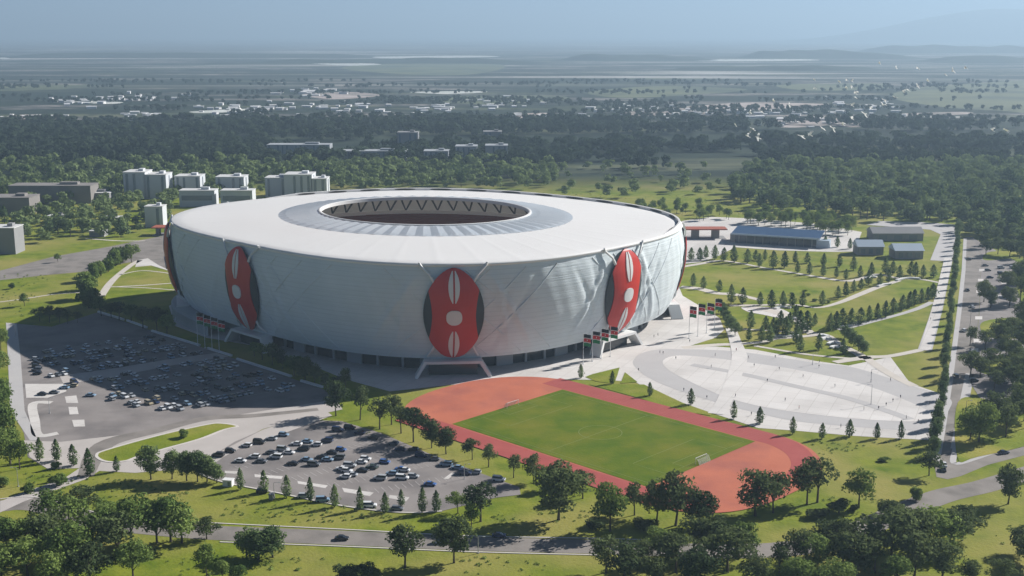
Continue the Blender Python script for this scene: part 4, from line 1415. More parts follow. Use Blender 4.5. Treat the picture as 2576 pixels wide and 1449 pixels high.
# low scrub and tufts over the rough grass, as one mass
sb_ = []
srg = np.random.default_rng(3)
for poly, n in (([(0, 1400), (850, 1380), (1510, 1402), (2576, 1300), (2576, 1449), (0, 1449)], 420), ([(560, 1225), (1100, 1300), (1500, 1280), (1640, 1345), (1000, 1340), (560, 1300)], 240), ([(2040, 1110), (2330, 1115), (2340, 1190), (2160, 1290), (2060, 1290)], 130), ([(0, 690), (240, 690), (220, 800), (0, 800)], 120), ([(830, 1050), (1050, 1130), (1250, 1210), (1100, 1160), (900, 1085)], 90), ([(1330, 480), (1900, 500), (1900, 550), (1600, 520)], 220), ([(60, 1190), (540, 1220), (300, 1300), (60, 1240)], 130)):
    W = [tuple(at(*p)[:2]) for p in poly]
    for i in range(n * 3):
        X = srg.uniform(min(p[0] for p in W), max(p[0] for p in W)); Y = srg.uniform(min(p[1] for p in W), max(p[1] for p in W))
        if not in_poly(X, Y, W) or vnoise(X / 25, Y / 25, 3) < .45: continue
        q = world_to_px((X, Y, 0))
        if 1316 < q[1] < 1398 and q[0] < 2000: continue
        r = srg.uniform(.2, .75)
        d = unit_dirs(srg, 14); d[:, 2] = np.abs(d[:, 2])
        sb_.append(cards(srg, np.array([X, Y, .05]) + d * np.array([r, r, r * .7]), d, r * .5))
so = link("scrub", quads("scrub", np.concatenate(sb_), [LEAF['broad']]))
so['kind'] = 'stuff'
# ================================================================ VEHICLES
def paint_mat():
    m = bpy.data.materials.new("car_paint")
    m.use_nodes = True
    nt = m.node_tree
    b = nt.nodes["Principled BSDF"]
    oi = nt.nodes.new("ShaderNodeObjectInfo")
    nt.links.new(oi.outputs["Color"], b.inputs["Base Color"])
    b.inputs["Roughness"].default_value = .32
    b.inputs["Coat Weight"].default_value = .5
    return m


M['paint'] = paint_mat()
M['car_glass'] = mat("car_glass", (.015, .018, .022), .12, spec=.6)
M['tyre'] = mat("tyre_rubber", (.015, .015, .015), .8)
M['lamp_glass'] = mat("headlight_glass", (.6, .6, .58), .2)


def car_meshes(kind):
    L_, W_ = (4.5, 1.8) if kind != 'van' else (4.9, 1.95)
    if kind == 'sedan':
        lower = [(-2.25, .45), (-2.2, .85), (-1.5, .98), (1.0, .98), (2.1, .82), (2.25, .5)]
        cab = [(-1.65, .96), (-.95, 1.42), (.35, 1.44), (1.15, .96)]
    elif kind == 'hatch':
        lower = [(-2.05, .45), (-2.1, .95), (-1.6, 1.02), (.9, 1.0), (1.95, .84), (2.05, .5)]
        cab = [(-2.0, 1.0), (-1.65, 1.55), (.25, 1.56), (1.1, .98)]
    else:
        lower = [(-2.35, .5), (-2.4, 1.1), (-1.9, 1.15), (1.2, 1.12), (2.25, .98), (2.4, .55)]
        cab = [(-2.35, 1.1), (-2.15, 1.82), (.55, 1.84), (1.4, 1.1)]

    def extr(prof_, w0, w1, z0, z1, under=None):
        v, f = [], []
        n = len(prof_)
        for sg in (-1, 1):
            for x, z in prof_:
                t = (z - z0) / (z1 - z0)
                v.append((x, sg * (w0 + (w1 - w0) * t) / 2, z))
        f.append(tuple(range(n))); f.append(tuple(reversed(range(n, 2 * n))))
        for i in range(n):
            j = (i + 1) % n
            f.append((j, i, n + i, n + j))
        return v, f
    zs = [p[1] for p in lower]
    lo = [(lower[0][0] + .1, .28)] + lower + [(lower[-1][0] - .1, .28)]
    v, f = extr(lo, W_, W_ * .95, .28, max(zs))
    me = mesh("body", v, f, [M['paint']])
    bm = bmesh.new(); bm.from_mesh(me)
    bmesh.ops.recalc_face_normals(bm, faces=bm.faces)
    bmesh.ops.bevel(bm, geom=[e for e in bm.edges], offset=.07, segments=1, affect='EDGES')
    # the roof panel belongs to the body
    zt = max(p[1] for p in cab)
    r0, r1 = cab[1][0], cab[2][0]
    mat_ = Matrix.Translation(((r0 + r1) / 2, 0, zt + .01)) @ Matrix.Diagonal((r1 - r0 + .08, W_ * .76, .07, 1))
    bmesh.ops.create_cube(bm, size=1, matrix=mat_)
    bm.to_mesh(me); bm.free()
    v, f = extr(cab, W_ * .93, W_ * .74, cab[0][1], zt)
    g = mesh("windows", v, f, [M['car_glass']])
    bm = bmesh.new(); bm.from_mesh(g); bmesh.ops.recalc_face_normals(bm, faces=bm.faces); bm.to_mesh(g); bm.free()
    mb = MB(); mb.tube([(0, -.11, 0), (0, .11, 0)], .33, 12)
    w = mesh("wheel", mb.v, mb.f, [M['tyre']])
    mb = MB(); mb.box((0, 0, 0), (.08, .34, .16))
    h = mesh("headlight", mb.v, mb.f, [M['lamp_glass']])
    fx = lower[-1][0]
    return dict(body=me, glass=g, wheel=w, light=h, L=fx, W=W_, wx=1.35 if kind != 'van' else 1.5)


CARS = {k: car_meshes(k) for k in ('sedan', 'hatch', 'van')}
CARCOL = {'black': (.012, .013, .016), 'white': (.72, .73, .74), 'silver': (.42, .44, .46), 'grey': (.14, .15, .165), 'dark blue': (.018, .035, .10), 'blue': (.05, .13, .36), 'pale blue': (.22, .33, .45), 'dark green': (.03, .05, .04), 'sand': (.42, .36, .24), 'red': (.32, .02, .02)}
MODEL = {'sedan': 'car', 'hatch': 'hatchback', 'van': 'van'}


def car(kind, pos, rz, colour, label, group, lights=True):
    c = CARS[kind]
    o = empty("parked_car", pos, rz, 1.07)
    tag(o, label, "car", group)
    b = link("body", c['body'], o)
    b.color = (*CARCOL[colour], 1)
    link("windows", c['glass'], o)
    for sx in (-1, 1):
        for sy in (-1, 1):
            w = link("wheel", c['wheel'], o, (sx * c['wx'], sy * (c['W'] / 2 - .1), .33))
    if lights:
        for sy in (-1, 1): link("headlight", c['light'], o, (c['L'] - .03, sy * c['W'] * .36, .68))
    return o


crnd = random.Random(12)


def kind_for(col): return crnd.choice(['sedan', 'sedan', 'hatch', 'van'])


# ---- sunny car park
C2 = [  # x, y, colour
    (549, 1149, 'black'), (580, 1138, 'black'), (620, 1124, 'white'), (652, 1116, 'black'), (683, 1107, 'silver'), (714, 1097, 'pale blue'),
    (605, 1163, 'black'), (640, 1152, 'black'), (657, 1164, 'grey'), (683, 1142, 'grey'), (694, 1153, 'black'), (712, 1134, 'grey'), (727, 1142, 'white'),
    (746, 1120, 'white'), (764, 1133, 'black'), (773, 1114, 'pale blue'), (796, 1122, 'white'), (823, 1112, 'dark blue'),
    (736, 1170, 'black'), (772, 1160, 'pale blue'), (790, 1172, 'grey'), (810, 1153, 'black'), (824, 1160, 'grey'), (836, 1142, 'black'), (858, 1135, 'blue'), (852, 1155, 'grey'),
    (860, 1183, 'grey'), (868, 1203, 'black'), (880, 1175, 'silver'), (884, 1198, 'silver'), (873, 1188, 'white'), (909, 1166, 'black'), (920, 1158, 'white'), (912, 1187, 'black'), (934, 1180, 'dark green'), (940, 1176, 'grey'),
    (968, 1166, 'blue'), (956, 1207, 'black'), (985, 1195, 'pale blue'), (1008, 1184, 'blue'), (1016, 1186, 'white'), (1012, 1206, 'white'), (1040, 1202, 'silver'),
    (1082, 1222, 'blue'), (990, 1120, 'grey'), (1007, 1134, 'dark blue'), (1092, 1158, 'grey'), (1122, 1172, 'pale blue'), (1170, 1194, 'dark blue'), (1196, 1192, 'silver'), (1255, 1210, 'grey'), (940, 1105, 'black'), (905, 1092, 'dark blue'), (1060, 1150, 'dark blue'), (1150, 1180, 'black'), (880, 1080, 'black'), (850, 1085, 'dark blue'), (1040, 1135, 'black')]
_r = random.Random(6)
C2 = [(x, y, (_r.choice(['white', 'silver', 'pale blue', 'white']) if c in ('black', 'grey') and _r.random() < .38 else c)) for x, y, c in C2]
PK_SUN = "cars in the sunny car park"


def label_cars(lst, where, rowh):
    """names each car by its colour and its place among the cars of that colour"""
    by = {}
    for i, q in enumerate(lst): by.setdefault(q[2], []).append(i)
    lab = {}
    for c, ids in by.items():
        ids.sort(key=lambda i: lst[i][0])
        for n, i in enumerate(ids): lab[i] = ("the only %s car in %s" % (c, where)) if len(ids) == 1 else "%s car, %s from left of its colour in %s" % (c, nth(n), where)
    return [lab[i] for i in range(len(lst))]


for (x, y, c), lb in zip(C2, label_cars(C2, "the sunny car park", 10)):
    car(kind_for(c), at(x, y) + Vector((0, 0, .12)), crnd.choice([0, math.pi]) + R(-12) + crnd.uniform(-.06, .06), c, lb, PK_SUN)

# ---- big car park in the stadium's shadow: two blocks of rows
A0, B0, D0 = at(150, 957), at(575, 890), at(247, 800)
ua = (B0 - A0).normalized()
va = (at(815, 984) - at(247, 787)).normalized()
C1 = []
used = []
def row_off(k):
    """pairs of rows nose to nose with a drive between them"""
    q = abs(k) - 1
    return math.copysign(9.0 + (q // 2) * 16.5 + (q % 2) * 5.2, k)


for k in range(-7, 11):
    if k == 0: continue
    base = A0 + va * row_off(k)
    for j in range(-6, 62):
        if crnd.random() > .50: continue
        p = base + ua * (j * 3.0 + crnd.uniform(-.2, .2))
        q = world_to_px(p)
        if not in_poly(q[0], q[1], [(80, 862), (255, 800), (500, 884), (790, 985), (760, 1020), (560, 1040), (340, 1030), (255, 1000), (110, 970)]): continue
        if q[0] < 270 and q[1] > 965: continue
        C1.append((q[0], q[1], crnd.choice(['white', 'white', 'white', 'silver', 'silver', 'silver', 'grey', 'black', 'dark blue', 'pale blue', 'pale blue', 'sand']), k))
# a few cars at the lot's left end, in and just out of the shadow
C1 += [(107, 994, 'black', 90), (137, 990, 'grey', 90), (162, 978, 'pale blue', 90), (184, 973, 'sand', 90), (228, 997, 'pale blue', 90), (92, 915, 'black', 91), (92, 924, 'black', 91), (93, 933, 'grey', 91), (94, 942, 'black', 91), (91, 906, 'silver', 91)]
for (x, y, c, k), lb in zip(C1, label_cars(C1, "the big shaded car park", 10)):
    rz = math.atan2(va.y, va.x) if k < 80 else R(-8)
    car(kind_for(c), at(x, y) + Vector((0, 0, .04 if k < 80 else .08)), rz + crnd.choice([0, math.pi]) + crnd.uniform(-.05, .05), c, lb, "cars in the big shaded car park", lights=False)
# painted bay lines, a thin one between bays of each row
for k in range(-7, 11):
    if k == 0 or (abs(k) - 1) % 2: continue
    b = A0 + va * (row_off(k) + math.copysign(2.6, k))
    seg = [b + ua * j for j in range(0, 180, 4)]
    ok = [p for p in seg if in_poly(*world_to_px(p), [(90, 868), (258, 806), (500, 888), (785, 985), (750, 1018), (560, 1036), (340, 1022), (200, 990), (110, 966)])]
    if len(ok) > 2: strip("parking_marking", [tuple(ok[0][:2]), tuple(ok[-1][:2])], .16, .08 if False else .075, M['plaza'], px=False, smooth=False)
# low white wall along the back of the lot, in pieces
for i, (a, b) in enumerate((((247, 786), (312, 806)), ((320, 808), (370, 826)), ((382, 834), (503, 871)), ((523, 878), (583, 897)), ((596, 905), (733, 949)), ((757, 960), (812, 976)))):
    o = strip("low_wall", [a, b], 1.1, .04, M['white'], h=1.0, kind=None)
    tag(o, "%s piece from the left of the low white wall along the shaded car park" % nth(i), "wall", "pieces of the low white wall")
# ---- cars beyond the right street and on the roads
C3 = [(2438, 654, 'black'), (2478, 670, 'grey'), (2485, 682, 'grey'), (2518, 676, 'silver'), (2518, 690, 'black'), (2548, 676, 'white'), (2433, 732, 'black'), (2446, 774, 'white'), (2424, 834, 'white'), (2404, 950, 'grey'), (2450, 960, 'black'), (2522, 966, 'grey'), (2506, 955, 'dark blue'), (2540, 940, 'silver'), (2490, 700, 'dark blue')]
for (x, y, c), lb in zip(C3, label_cars(C3, "the lots beyond the right street", 10)):
    car(kind_for(c), at(x, y) + Vector((0, 0, .10)), R(90) * (x < 2450) + crnd.uniform(-.1, .1), c, lb, "cars beyond the right street", lights=False)
for x, y, c, rz, lb in ((860, 1358, 'black', R(-4), "black car driving on the main road, left of the lone trees"), (1115, 1366, 'white', R(-3), "white van on the main road, half hidden by a lone tree"), (1255, 1351, 'dark blue', R(-2), "dark blue car at the kerb of the main road by the tree shadows"),
                        (2374, 1172, 'white', R(80), "white car waiting at the mouth of the right street"), (2372, 1184, 'black', R(80), "black car just behind the white one at the right street's mouth"), (2524, 1142, 'dark blue', R(18), "dark car on the side road at the right edge")):
    car('van' if 'van' in lb else 'sedan', at(x, y) + Vector((0, 0, .06)), rz, c, lb, None)

# ================================================================ FLAGS
M['flag_black'] = mat("flag_black", (.012, .012, .012), .8)
M['flag_white'] = mat("flag_white", (.72, .72, .70), .8)
M['flag_red'] = mat("flag_red", (.50, .02, .015), .8)
M['flag_green'] = mat("flag_green", (.015, .16, .05), .8)


def flag_meshes():
    """black, red and green bands parted by white, a small shield in the middle"""
    edges = [0, .30, .345, .655, .70, 1.0]
    cols = [3, 1, 2, 1, 0]
    nx = 16
    Lf, Hf = 3.9, 6.2
    zs = sorted(set(edges + [.15, .42, .5, .58, .85]))

    def P(u, z, off=0): return (Lf * u * .93, .40 * math.sin(5.5 * u + .9 * z) * min(1, 3 * u) + off, Hf * (z - 1) - .3 * u * u)
    v, f, m = [], [], []
    for z in zs:
        for i in range(nx + 1): v.append(P(i / nx, z))
    for j in range(len(zs) - 1):
        mid = (zs[j] + zs[j + 1]) / 2
        c = [cols[k] for k in range(5) if edges[k] <= mid < edges[k + 1]][0]
        for i in range(nx):
            a = j * (nx + 1) + i
            f.append((a, a + 1, a + nx + 2, a + nx + 1)); m.append(c)
    cloth = mesh("flag", v, f, [M['flag_black'], M['flag_white'], M['flag_red'], M['flag_green']], m, True)
    cloth.update()
    sv, sf, sm = [], [], []
    for off in (-.05, .05):
        for (wd, hg, mt, ex) in ((.15, .17, 2, 1.0), (.04, .08, 1, 1.6)):
            o = len(sv)
            n = 14
            for k in range(n):
                t = 2 * math.pi * k / n
                sv.append(P(.5 + wd * math.sin(t), .5 + hg * math.cos(t), off * ex))
            sf.append(tuple(range(o, o + n))); sm.append(mt)
    em = mesh("emblem", sv, sf, [M['flag_black'], M['flag_white'], M['flag_red']], sm)
    mb = MB(); mb.tube([(0, 0, 0), (0, 0, 9), (0, 0, 18.5)], [.17, .14, .09], 8)
    mb.tube([(0, 0, 18.5), (0, 0, 18.9)], [.2, .05], 8)
    mb.box((0, 0, .15), (.9, .9, .3))
    return cloth, em, mesh("pole", mb.v, mb.f, [M['white']])


FC, FE, FP = flag_meshes()
fl = [(1478, 926, "front entrance by the right shield"), (1501, 919, ""), (1523, 912, ""), (1546, 906, "")]


def flag(x, y, ztop_px, label, group, rz):
    p = at(x, y)
    h = ztop_px * mpp(x, y)
    o = empty("flagpole", p + Vector((0, 0, .08)), rz)
    tag(o, label, "flag", group)
    o.scale = (1, 1, 1)
    pl = link("pole", FP, o); pl.scale = (1, 1, h / 18.5)
    c = link("flag", FC, o, (.12, 0, h - .15))
    link("emblem", FE, c)
    return o


for i, (x, y) in enumerate(((1467, 916), (1490, 909), (1512, 903), (1535, 897))):
    flag(x, y, 78, "%s flag from the left of four on poles before the right-hand entrance" % nth(i), "flags at the right-hand entrance", R(-8))
for i, (x, y) in enumerate(((1733, 852), (1755, 846), (1777, 838), (1797, 828))):
    flag(x, y, 84 if i < 2 else 78, "%s flag from the left of four on the plaza right of the stadium" % nth(i), "flags on the plaza right of the stadium", R(-8))
for i, (x, y) in enumerate(((498, 870), (516, 876), (534, 882), (552, 888))):
    flag(x, y, 86, "%s flag from the left of four in the shade beside the big car park" % nth(i), "flags in the stadium's shade", R(-8))

# ================================================================ BUILDINGS
M['bwhite'] = mat("pale_render", (.50, .52, .55), .85, (.58, .60, .62), .05, 1.0)
M['bgrey'] = mat("grey_render", (.24, .24, .245), .85, (.29, .29, .29), .05, 1.0)
M['bstone'] = mat("brown_grey_wall", (.20, .185, .175), .9, (.25, .235, .22), .08, 1.0)
M['broof'] = mat("pale_flat_roof", (.55, .55, .54), .85, (.62, .62, .61), .08, 1.0)
M['bwin'] = mat("window_glass", (.19, .22, .26), .2, spec=.6)
M['blue_roof'] = mat("dark_blue_roof", (.022, .055, .12), .35, (.03, .07, .15), .2, 1.0, spec=.5)
M['blue_glass'] = mat("dark_blue_glass", (.018, .032, .065), .15, (.03, .05, .09), .3, 1.0, spec=.6)
M['fascia'] = mat("pale_blue_fascia", (.42, .50, .58), .5)
M['rust'] = mat("red_brown_roof", (.34, .09, .05), .7, (.40, .12, .07), .3, 1.0)


def block(x0, x1, ybase, hpx, depth, label, m='bwhite', roof='broof', storeys=6, win='strip', name="apartment_block", cat="building", group=None, rz=0.0, boxy=None):
    """a flat-roofed block; x0, x1 the sides of its front, ybase its foot in the photograph"""
    s = mpp((x0 + x1) / 2, ybase)
    w, h = (x1 - x0) * s, hpx * s
    p = at((x0 + x1) / 2, ybase)
    o = empty(name, p, rz)
    tag(o, label, cat, group)
    mb = MB(); mb.box((0, depth / 2, h / 2), (w, depth, h)); mb.build("wall", M[m], o)
    mb = MB()
    mb.box((0, depth / 2, h + .25), (w + .8, depth + .8, .5)); mb.build("roof", M[roof], o)
    mb = MB(); t = .9
    if w > 14:
        mb.box((w * .2, depth * .5, h + 1.7), (w * .22, depth * .3, 2.4)); mb.build("roof_hut", M[m], o)
    if win == 'strip':
        nb = max(2, int(w / 6))
        for i in range(nb):
            if (i * 7 + int(w)) % 4 == 0: continue
            mb = MB(); mb.box((-w / 2 + (i + .5) * w / nb, -.05, h * .5), (w / nb * .34, .3, h * .9)); mb.build("window_bay", M['bwin'], o)
        for sg in (-1, 1):
            mb = MB(); mb.box((sg * (w / 2 + .05), depth * .5, h * .5), (.3, 3.0, h * .88)); mb.build("window_bay", M['bwin'], o)
    elif win == 'slit':
        mb = MB(); mb.box((w * .22, -.08, h * .5), (w * .16, .2, h * .86)); mb.build("window", M['bwin'], o)
    elif win == 'band':
        mb = MB(); mb.box((0, -.08, h * .55), (w * .86, .2, h * .3)); mb.build("window", M['bwin'], o)
    return o


M['bhaze'] = mat("haze_dimmed_concrete", (.30, .32, .34), .9, (.36, .38, .40), .05, 1.0)  # far slabs' fading into the haze is put into this dimmed grey
GB = "pale apartment blocks behind the stadium"
block(313, 368, 500, 66, 26, "tall pale apartment block with darker left side, leftmost of the blocks", group=GB, storeys=7)
block(366, 420, 500, 60, 24, "pale apartment block joined to the right of the leftmost block", 'bwhite', group=GB, storeys=7)
block(441, 505, 494, 50, 22, "pale apartment block with grooved front behind a low annex", group=GB, storeys=6)
block(452, 541, 520, 40, 16, "low pale annex in front of the grooved apartment block", group=GB, storeys=3, win='band')
block(544, 615, 494, 48, 22, "pale blue-grey block third from the left, behind another annex", group=GB, storeys=6)
block(556, 636, 522, 42, 16, "low pale annex right in front of the third block", group=GB, storeys=3, win='band')
block(668, 722, 496, 48, 22, "left wing of the widest pale block behind the roof", group=GB, storeys=5)
block(716, 786, 500, 60, 26, "tall middle part of the widest pale block behind the roof", group=GB, storeys=6)
block(784, 823, 500, 50, 20, "right wing of the widest pale block behind the roof", group=GB, storeys=5)
block(366, 411, 572, 52, 13, "small white tower house with a dark slit among trees at left", 'bwhite', win='slit', name="white_house")
block(-20, 40, 640, 66, 18, "plain grey building cut off by the left edge", 'bgrey', win='none', name="grey_building")
block(-30, 76, 540, 42, 26, "long low grey-brown hall at the left edge with a dark gable", 'bstone', 'bstone', win='none', name="long_hall")
block(24, 230, 512, 44, 24, "long grey-brown hall behind the left edge hall", 'bstone', 'bstone', win='none', name="long_hall")
block(190, 276, 508, 22, 20, "low pale grey hall right of the long brown halls", 'bgrey', win='none', name="long_hall")
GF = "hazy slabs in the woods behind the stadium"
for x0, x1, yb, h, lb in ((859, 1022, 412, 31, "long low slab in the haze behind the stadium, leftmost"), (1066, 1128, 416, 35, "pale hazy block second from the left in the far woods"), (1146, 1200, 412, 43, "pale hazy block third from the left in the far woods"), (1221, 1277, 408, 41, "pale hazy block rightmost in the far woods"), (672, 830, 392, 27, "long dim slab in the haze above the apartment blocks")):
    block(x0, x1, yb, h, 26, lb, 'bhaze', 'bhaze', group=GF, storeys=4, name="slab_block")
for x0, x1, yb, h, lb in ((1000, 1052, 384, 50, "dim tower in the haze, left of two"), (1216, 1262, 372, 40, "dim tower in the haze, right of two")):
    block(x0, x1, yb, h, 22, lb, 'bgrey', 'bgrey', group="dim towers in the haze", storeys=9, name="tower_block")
for i, (x0, x1, yb, h) in enumerate(((35, 62, 590, 20), (255, 300, 566, 18), (225, 262, 596, 14), (120, 160, 560, 16))):
    block(x0, x1, yb, h, 10, "%s small house half hidden in the left wood" % nth(i), 'bgrey', group="small houses in the left wood", storeys=2, name="small_house", win='band')

# long blue building
a, b = at(1848, 611), at(2052, 624)
ex = (b - a).normalized(); ey = Vector((-ex.y, ex.x, 0)); ln = (b - a).length
bb = tag(empty("long_building", a, math.atan2(ex.y, ex.x)), "long low building with dark blue roof and glass front in the park", "building")
mb = MB(); mb.box((ln / 2, 12, 3.6), (ln, 22, 7.2)); mb.build("wall", M['blue_glass'], bb)
mb = MB(); mb.add([(-3, -1.5, 7.2), (ln + 3, -1.5, 7.2), (ln + 3, 26, 9.6), (-3, 26, 9.6), (-3, -1.5, 7.7), (ln + 3, -1.5, 7.7), (ln + 3, 26, 10.1), (-3, 26, 10.1)], [(0, 3, 2, 1), (4, 5, 6, 7), (0, 1, 5, 4), (1, 2, 6, 5), (2, 3, 7, 6), (3, 0, 4, 7)]); mb.build("roof", M['blue_roof'], bb)
mb = MB(); mb.box((ln / 2, -1.8, 7.55), (ln + 6.4, .5, 1.3)); mb.build("fascia", M['fascia'], bb)
for i in range(10):
    mb = MB(); mb.box((ln * (i + .5) / 10, .85, 3.4), (.5, .4, 6.8)); mb.build("mullion", M['bgrey'], bb)
mb = MB(); mb.box((-2.2, 10, 3.4), (4, 16, 6.8)); mb.build("side_wall", M['bgrey'], bb)
mb = MB(); mb.box((ln + 5, 6, 3.0), (10, 9, 6.0)); mb.build("end_porch", M['fascia'], bb)


def pavilion(x0, x1, y, hpx, label, roofm='rust'):
    s = mpp((x0 + x1) / 2, y); w, h = (x1 - x0) * s, hpx * s
    o = tag(empty("pavilion", at((x0 + x1) / 2, y)), label, "pavilion")
    mb = MB(); mb.box((0, 4, h), (w, 14, .9)); mb.build("roof", M[roofm], o)
    for k in (-.24, .24):
        mb = MB(); mb.box((w * k, 3, h / 2 - .2), (w * .17, 6, h - .5)); mb.build("pier", M['bstone'], o)
    mb = MB(); mb.box((0, 4, .2), (w * .95, 15, .4)); mb.build("plinth", M['bgrey'], o)
    return o


pavilion(1722, 1828, 600, 24, "open pavilion with thin red roof right behind the stadium")
pavilion(384, 432, 592, 20, "small red-roofed shelter at the stadium's left edge")


def gable(x0, x1, y, hpx, depth, label, wallm='bgrey', roofm='fascia'):
    s = mpp((x0 + x1) / 2, y); w, h = (x1 - x0) * s, hpx * s
    o = tag(empty("park_house", at((x0 + x1) / 2, y)), label, "house", "grey houses at the top of the park")
    mb = MB(); mb.box((0, depth / 2, h * .3), (w, depth, h * .6)); mb.build("wall", M[wallm], o)
    mb = MB()
    e = w / 2 + .8
    mb.add([(-e, -.8, h * .6), (e, -.8, h * .6), (e, depth + .8, h * .6), (-e, depth + .8, h * .6), (-e, depth / 2, h), (e, depth / 2, h)], [(0, 1, 5, 4), (2, 3, 4, 5), (1, 2, 5), (3, 0, 4), (3, 2, 1, 0)])
    mb.build("roof", M[roofm], o)
    for k in (-.3, .0, .3):
        mb = MB(); mb.box((w * k, -.06, h * .28), (w * .16, .2, h * .34)); mb.build("window", M['bwin'], o)
    return o


gable(2158, 2222, 642, 36, 14, "grey gabled house lowest of three at the top of the park")
gable(2196, 2322, 606, 32, 18, "wide grey house farthest of three at the top of the park", 'bgrey', 'bgrey')
gable(2252, 2322, 652, 36, 16, "grey house nearest the promenade at the top of the park", 'bgrey', 'fascia')

# far town: small white houses scattered over the hazy plain
M['far_white'] = mat("white_walls", (.74, .73, .72), .8)
M['far_roof'] = mat("pale_sheet_roof", (.80, .79, .78), .6)
hs = []
hv = MB(); hv.box((0, 0, .5), (1, 1, 1)); HW = mesh("wall", hv.v, hv.f, [M['far_white']])
hv = MB(); hv.add([(-.55, -.55, 1), (.55, -.55, 1), (.55, .55, 1), (-.55, .55, 1), (-.55, 0, 1.35), (.55, 0, 1.35)], [(0, 1, 5, 4), (2, 3, 4, 5), (1, 2, 5), (3, 0, 4), (3, 2, 1, 0)]); HR = mesh("roof", hv.v, hv.f, [M['far_roof']])
hrnd = random.Random(4)


def far_house(x, y, w, d, h, label, group):
    o = tag(empty("far_house", at(x, y), hrnd.uniform(-.5, .5)), label, "house", group)
    o.scale = (w, d, h)
    link("wall", HW, o); link("roof", HR, o)


bright = [(2212, 159), (2254, 170), (2309, 171), (2396, 179), (2379, 188), (2430, 169), (2333, 203), (2308, 217), (2282, 225), (2272, 230), (2250, 244), (2226, 252), (2221, 264), (2190, 272), (2130, 200), (2143, 204), (2111, 205), (2143, 217), (2128, 221), (2152, 233), (2153, 245), (2143, 264), (2048, 200), (2051, 221), (1945, 253), (1985, 265), (1915, 280), (1886, 283), (1850, 314), (1892, 324), (1880, 342), (1906, 346), (2016, 342), (2037, 338), (2069, 323), (2096, 322), (2120, 312), (2142, 297), (2175, 286), (2496, 327), (2530, 327)]
for x, y in bright:
    s = mpp(x, y)
    pass
town = []
for (cx, cy, rx, ry, n) in ((200, 258, 120, 14, 22), (340, 248, 130, 10, 18), (90, 294, 90, 6, 10), (330, 290, 120, 8, 16), (560, 276, 140, 10, 22), (760, 236, 110, 14, 22), (900, 268, 110, 14, 18), (1090, 276, 120, 12, 18), (1270, 262, 90, 14, 16), (1330, 292, 120, 6, 14), (1600, 276, 160, 12, 22), (1800, 290, 160, 16, 30), (2000, 300, 140, 18, 24), (2150, 270, 120, 26, 30), (700, 275, 160, 16, 20)):
    for i in range(n):
        x, y = cx + hrnd.gauss(0, .5) * rx, cy + hrnd.gauss(0, .5) * ry
        if 0 < x < 2576: town.append((x, y))
for x, y in town[:295]:
    s = mpp(x, y)
    far_house(x, y, s * hrnd.uniform(8, 26), s * hrnd.uniform(5, 12), s * hrnd.uniform(2.6, 5.5), "pale low house of the town scattered across the hazy plain", "pale houses of the far town")

# ================================================================ PEOPLE
def person_mesh(stride, arm):
    """one continuous body grown from a skeleton, striding"""
    J = {'pel': (0, 0, .93), 'wai': (0, 0, 1.08), 'che': (0, 0, 1.32), 'nec': (0, 0, 1.50), 'hea': (.015, 0, 1.62), 'top': (.01, 0, 1.74),
         'hl': (0, .10, .90), 'kl': (stride * .55, .10, .50), 'al': (stride * .75 - .05, .10, .09), 'tl': (stride * .75 + .12, .10, .04),
         'hr': (0, -.10, .90), 'kr': (-stride * .30, -.10, .50), 'ar': (-stride * .95, -.10, .11), 'tr': (-stride * .95 + .14, -.10, .04),
         'sl': (0, .20, 1.42), 'el': (-arm * .35, .25, 1.16), 'wl': (arm * .1 - arm * .35 + .06, .25, .92), 'fl': (-arm * .2 + .08, .25, .82),
         'sr': (0, -.20, 1.42), 'er': (arm * .35, -.25, 1.16), 'wr': (arm * .6 + .06, -.25, .93), 'fr': (arm * .65 + .09, -.25, .84)}
    rad = dict(pel=.15, wai=.13, che=.15, nec=.058, hea=.095, top=.06, hl=.09, kl=.062, al=.045, tl=.035, hr=.09, kr=.062, ar=.045, tr=.035, sl=.065, el=.046, wl=.034, fl=.03, sr=.065, er=.046, wr=.034, fr=.03)
    E_ = [('pel', 'wai'), ('wai', 'che'), ('che', 'nec'), ('nec', 'hea'), ('hea', 'top'), ('pel', 'hl'), ('hl', 'kl'), ('kl', 'al'), ('al', 'tl'), ('pel', 'hr'), ('hr', 'kr'), ('kr', 'ar'), ('ar', 'tr'), ('che', 'sl'), ('sl', 'el'), ('el', 'wl'), ('wl', 'fl'), ('che', 'sr'), ('sr', 'er'), ('er', 'wr'), ('wr', 'fr')]
    ks = list(J)
    me = bpy.data.meshes.new("body_skeleton")
    me.from_pydata([J[k] for k in ks], [(ks.index(a), ks.index(b)) for a, b in E_], [])
    o = bpy.data.objects.new("body_skeleton", me)
    COL.objects.link(o)
    md = o.modifiers.new("skin", 'SKIN')
    for i, k in enumerate(ks):
        me.skin_vertices[0].data[i].radius = (rad[k], rad[k] * (1.25 if k in ('che', 'pel', 'wai') else 1))
    me.skin_vertices[0].data[0].use_root = True
    sb = o.modifiers.new("sub", 'SUBSURF'); sb.levels = 1; sb.render_levels = 1
    dg = bpy.context.evaluated_depsgraph_get()
    dg.update()
    out = bpy.data.meshes.new_from_object(o.evaluated_get(dg))
    bpy.data.objects.remove(o)
    return out


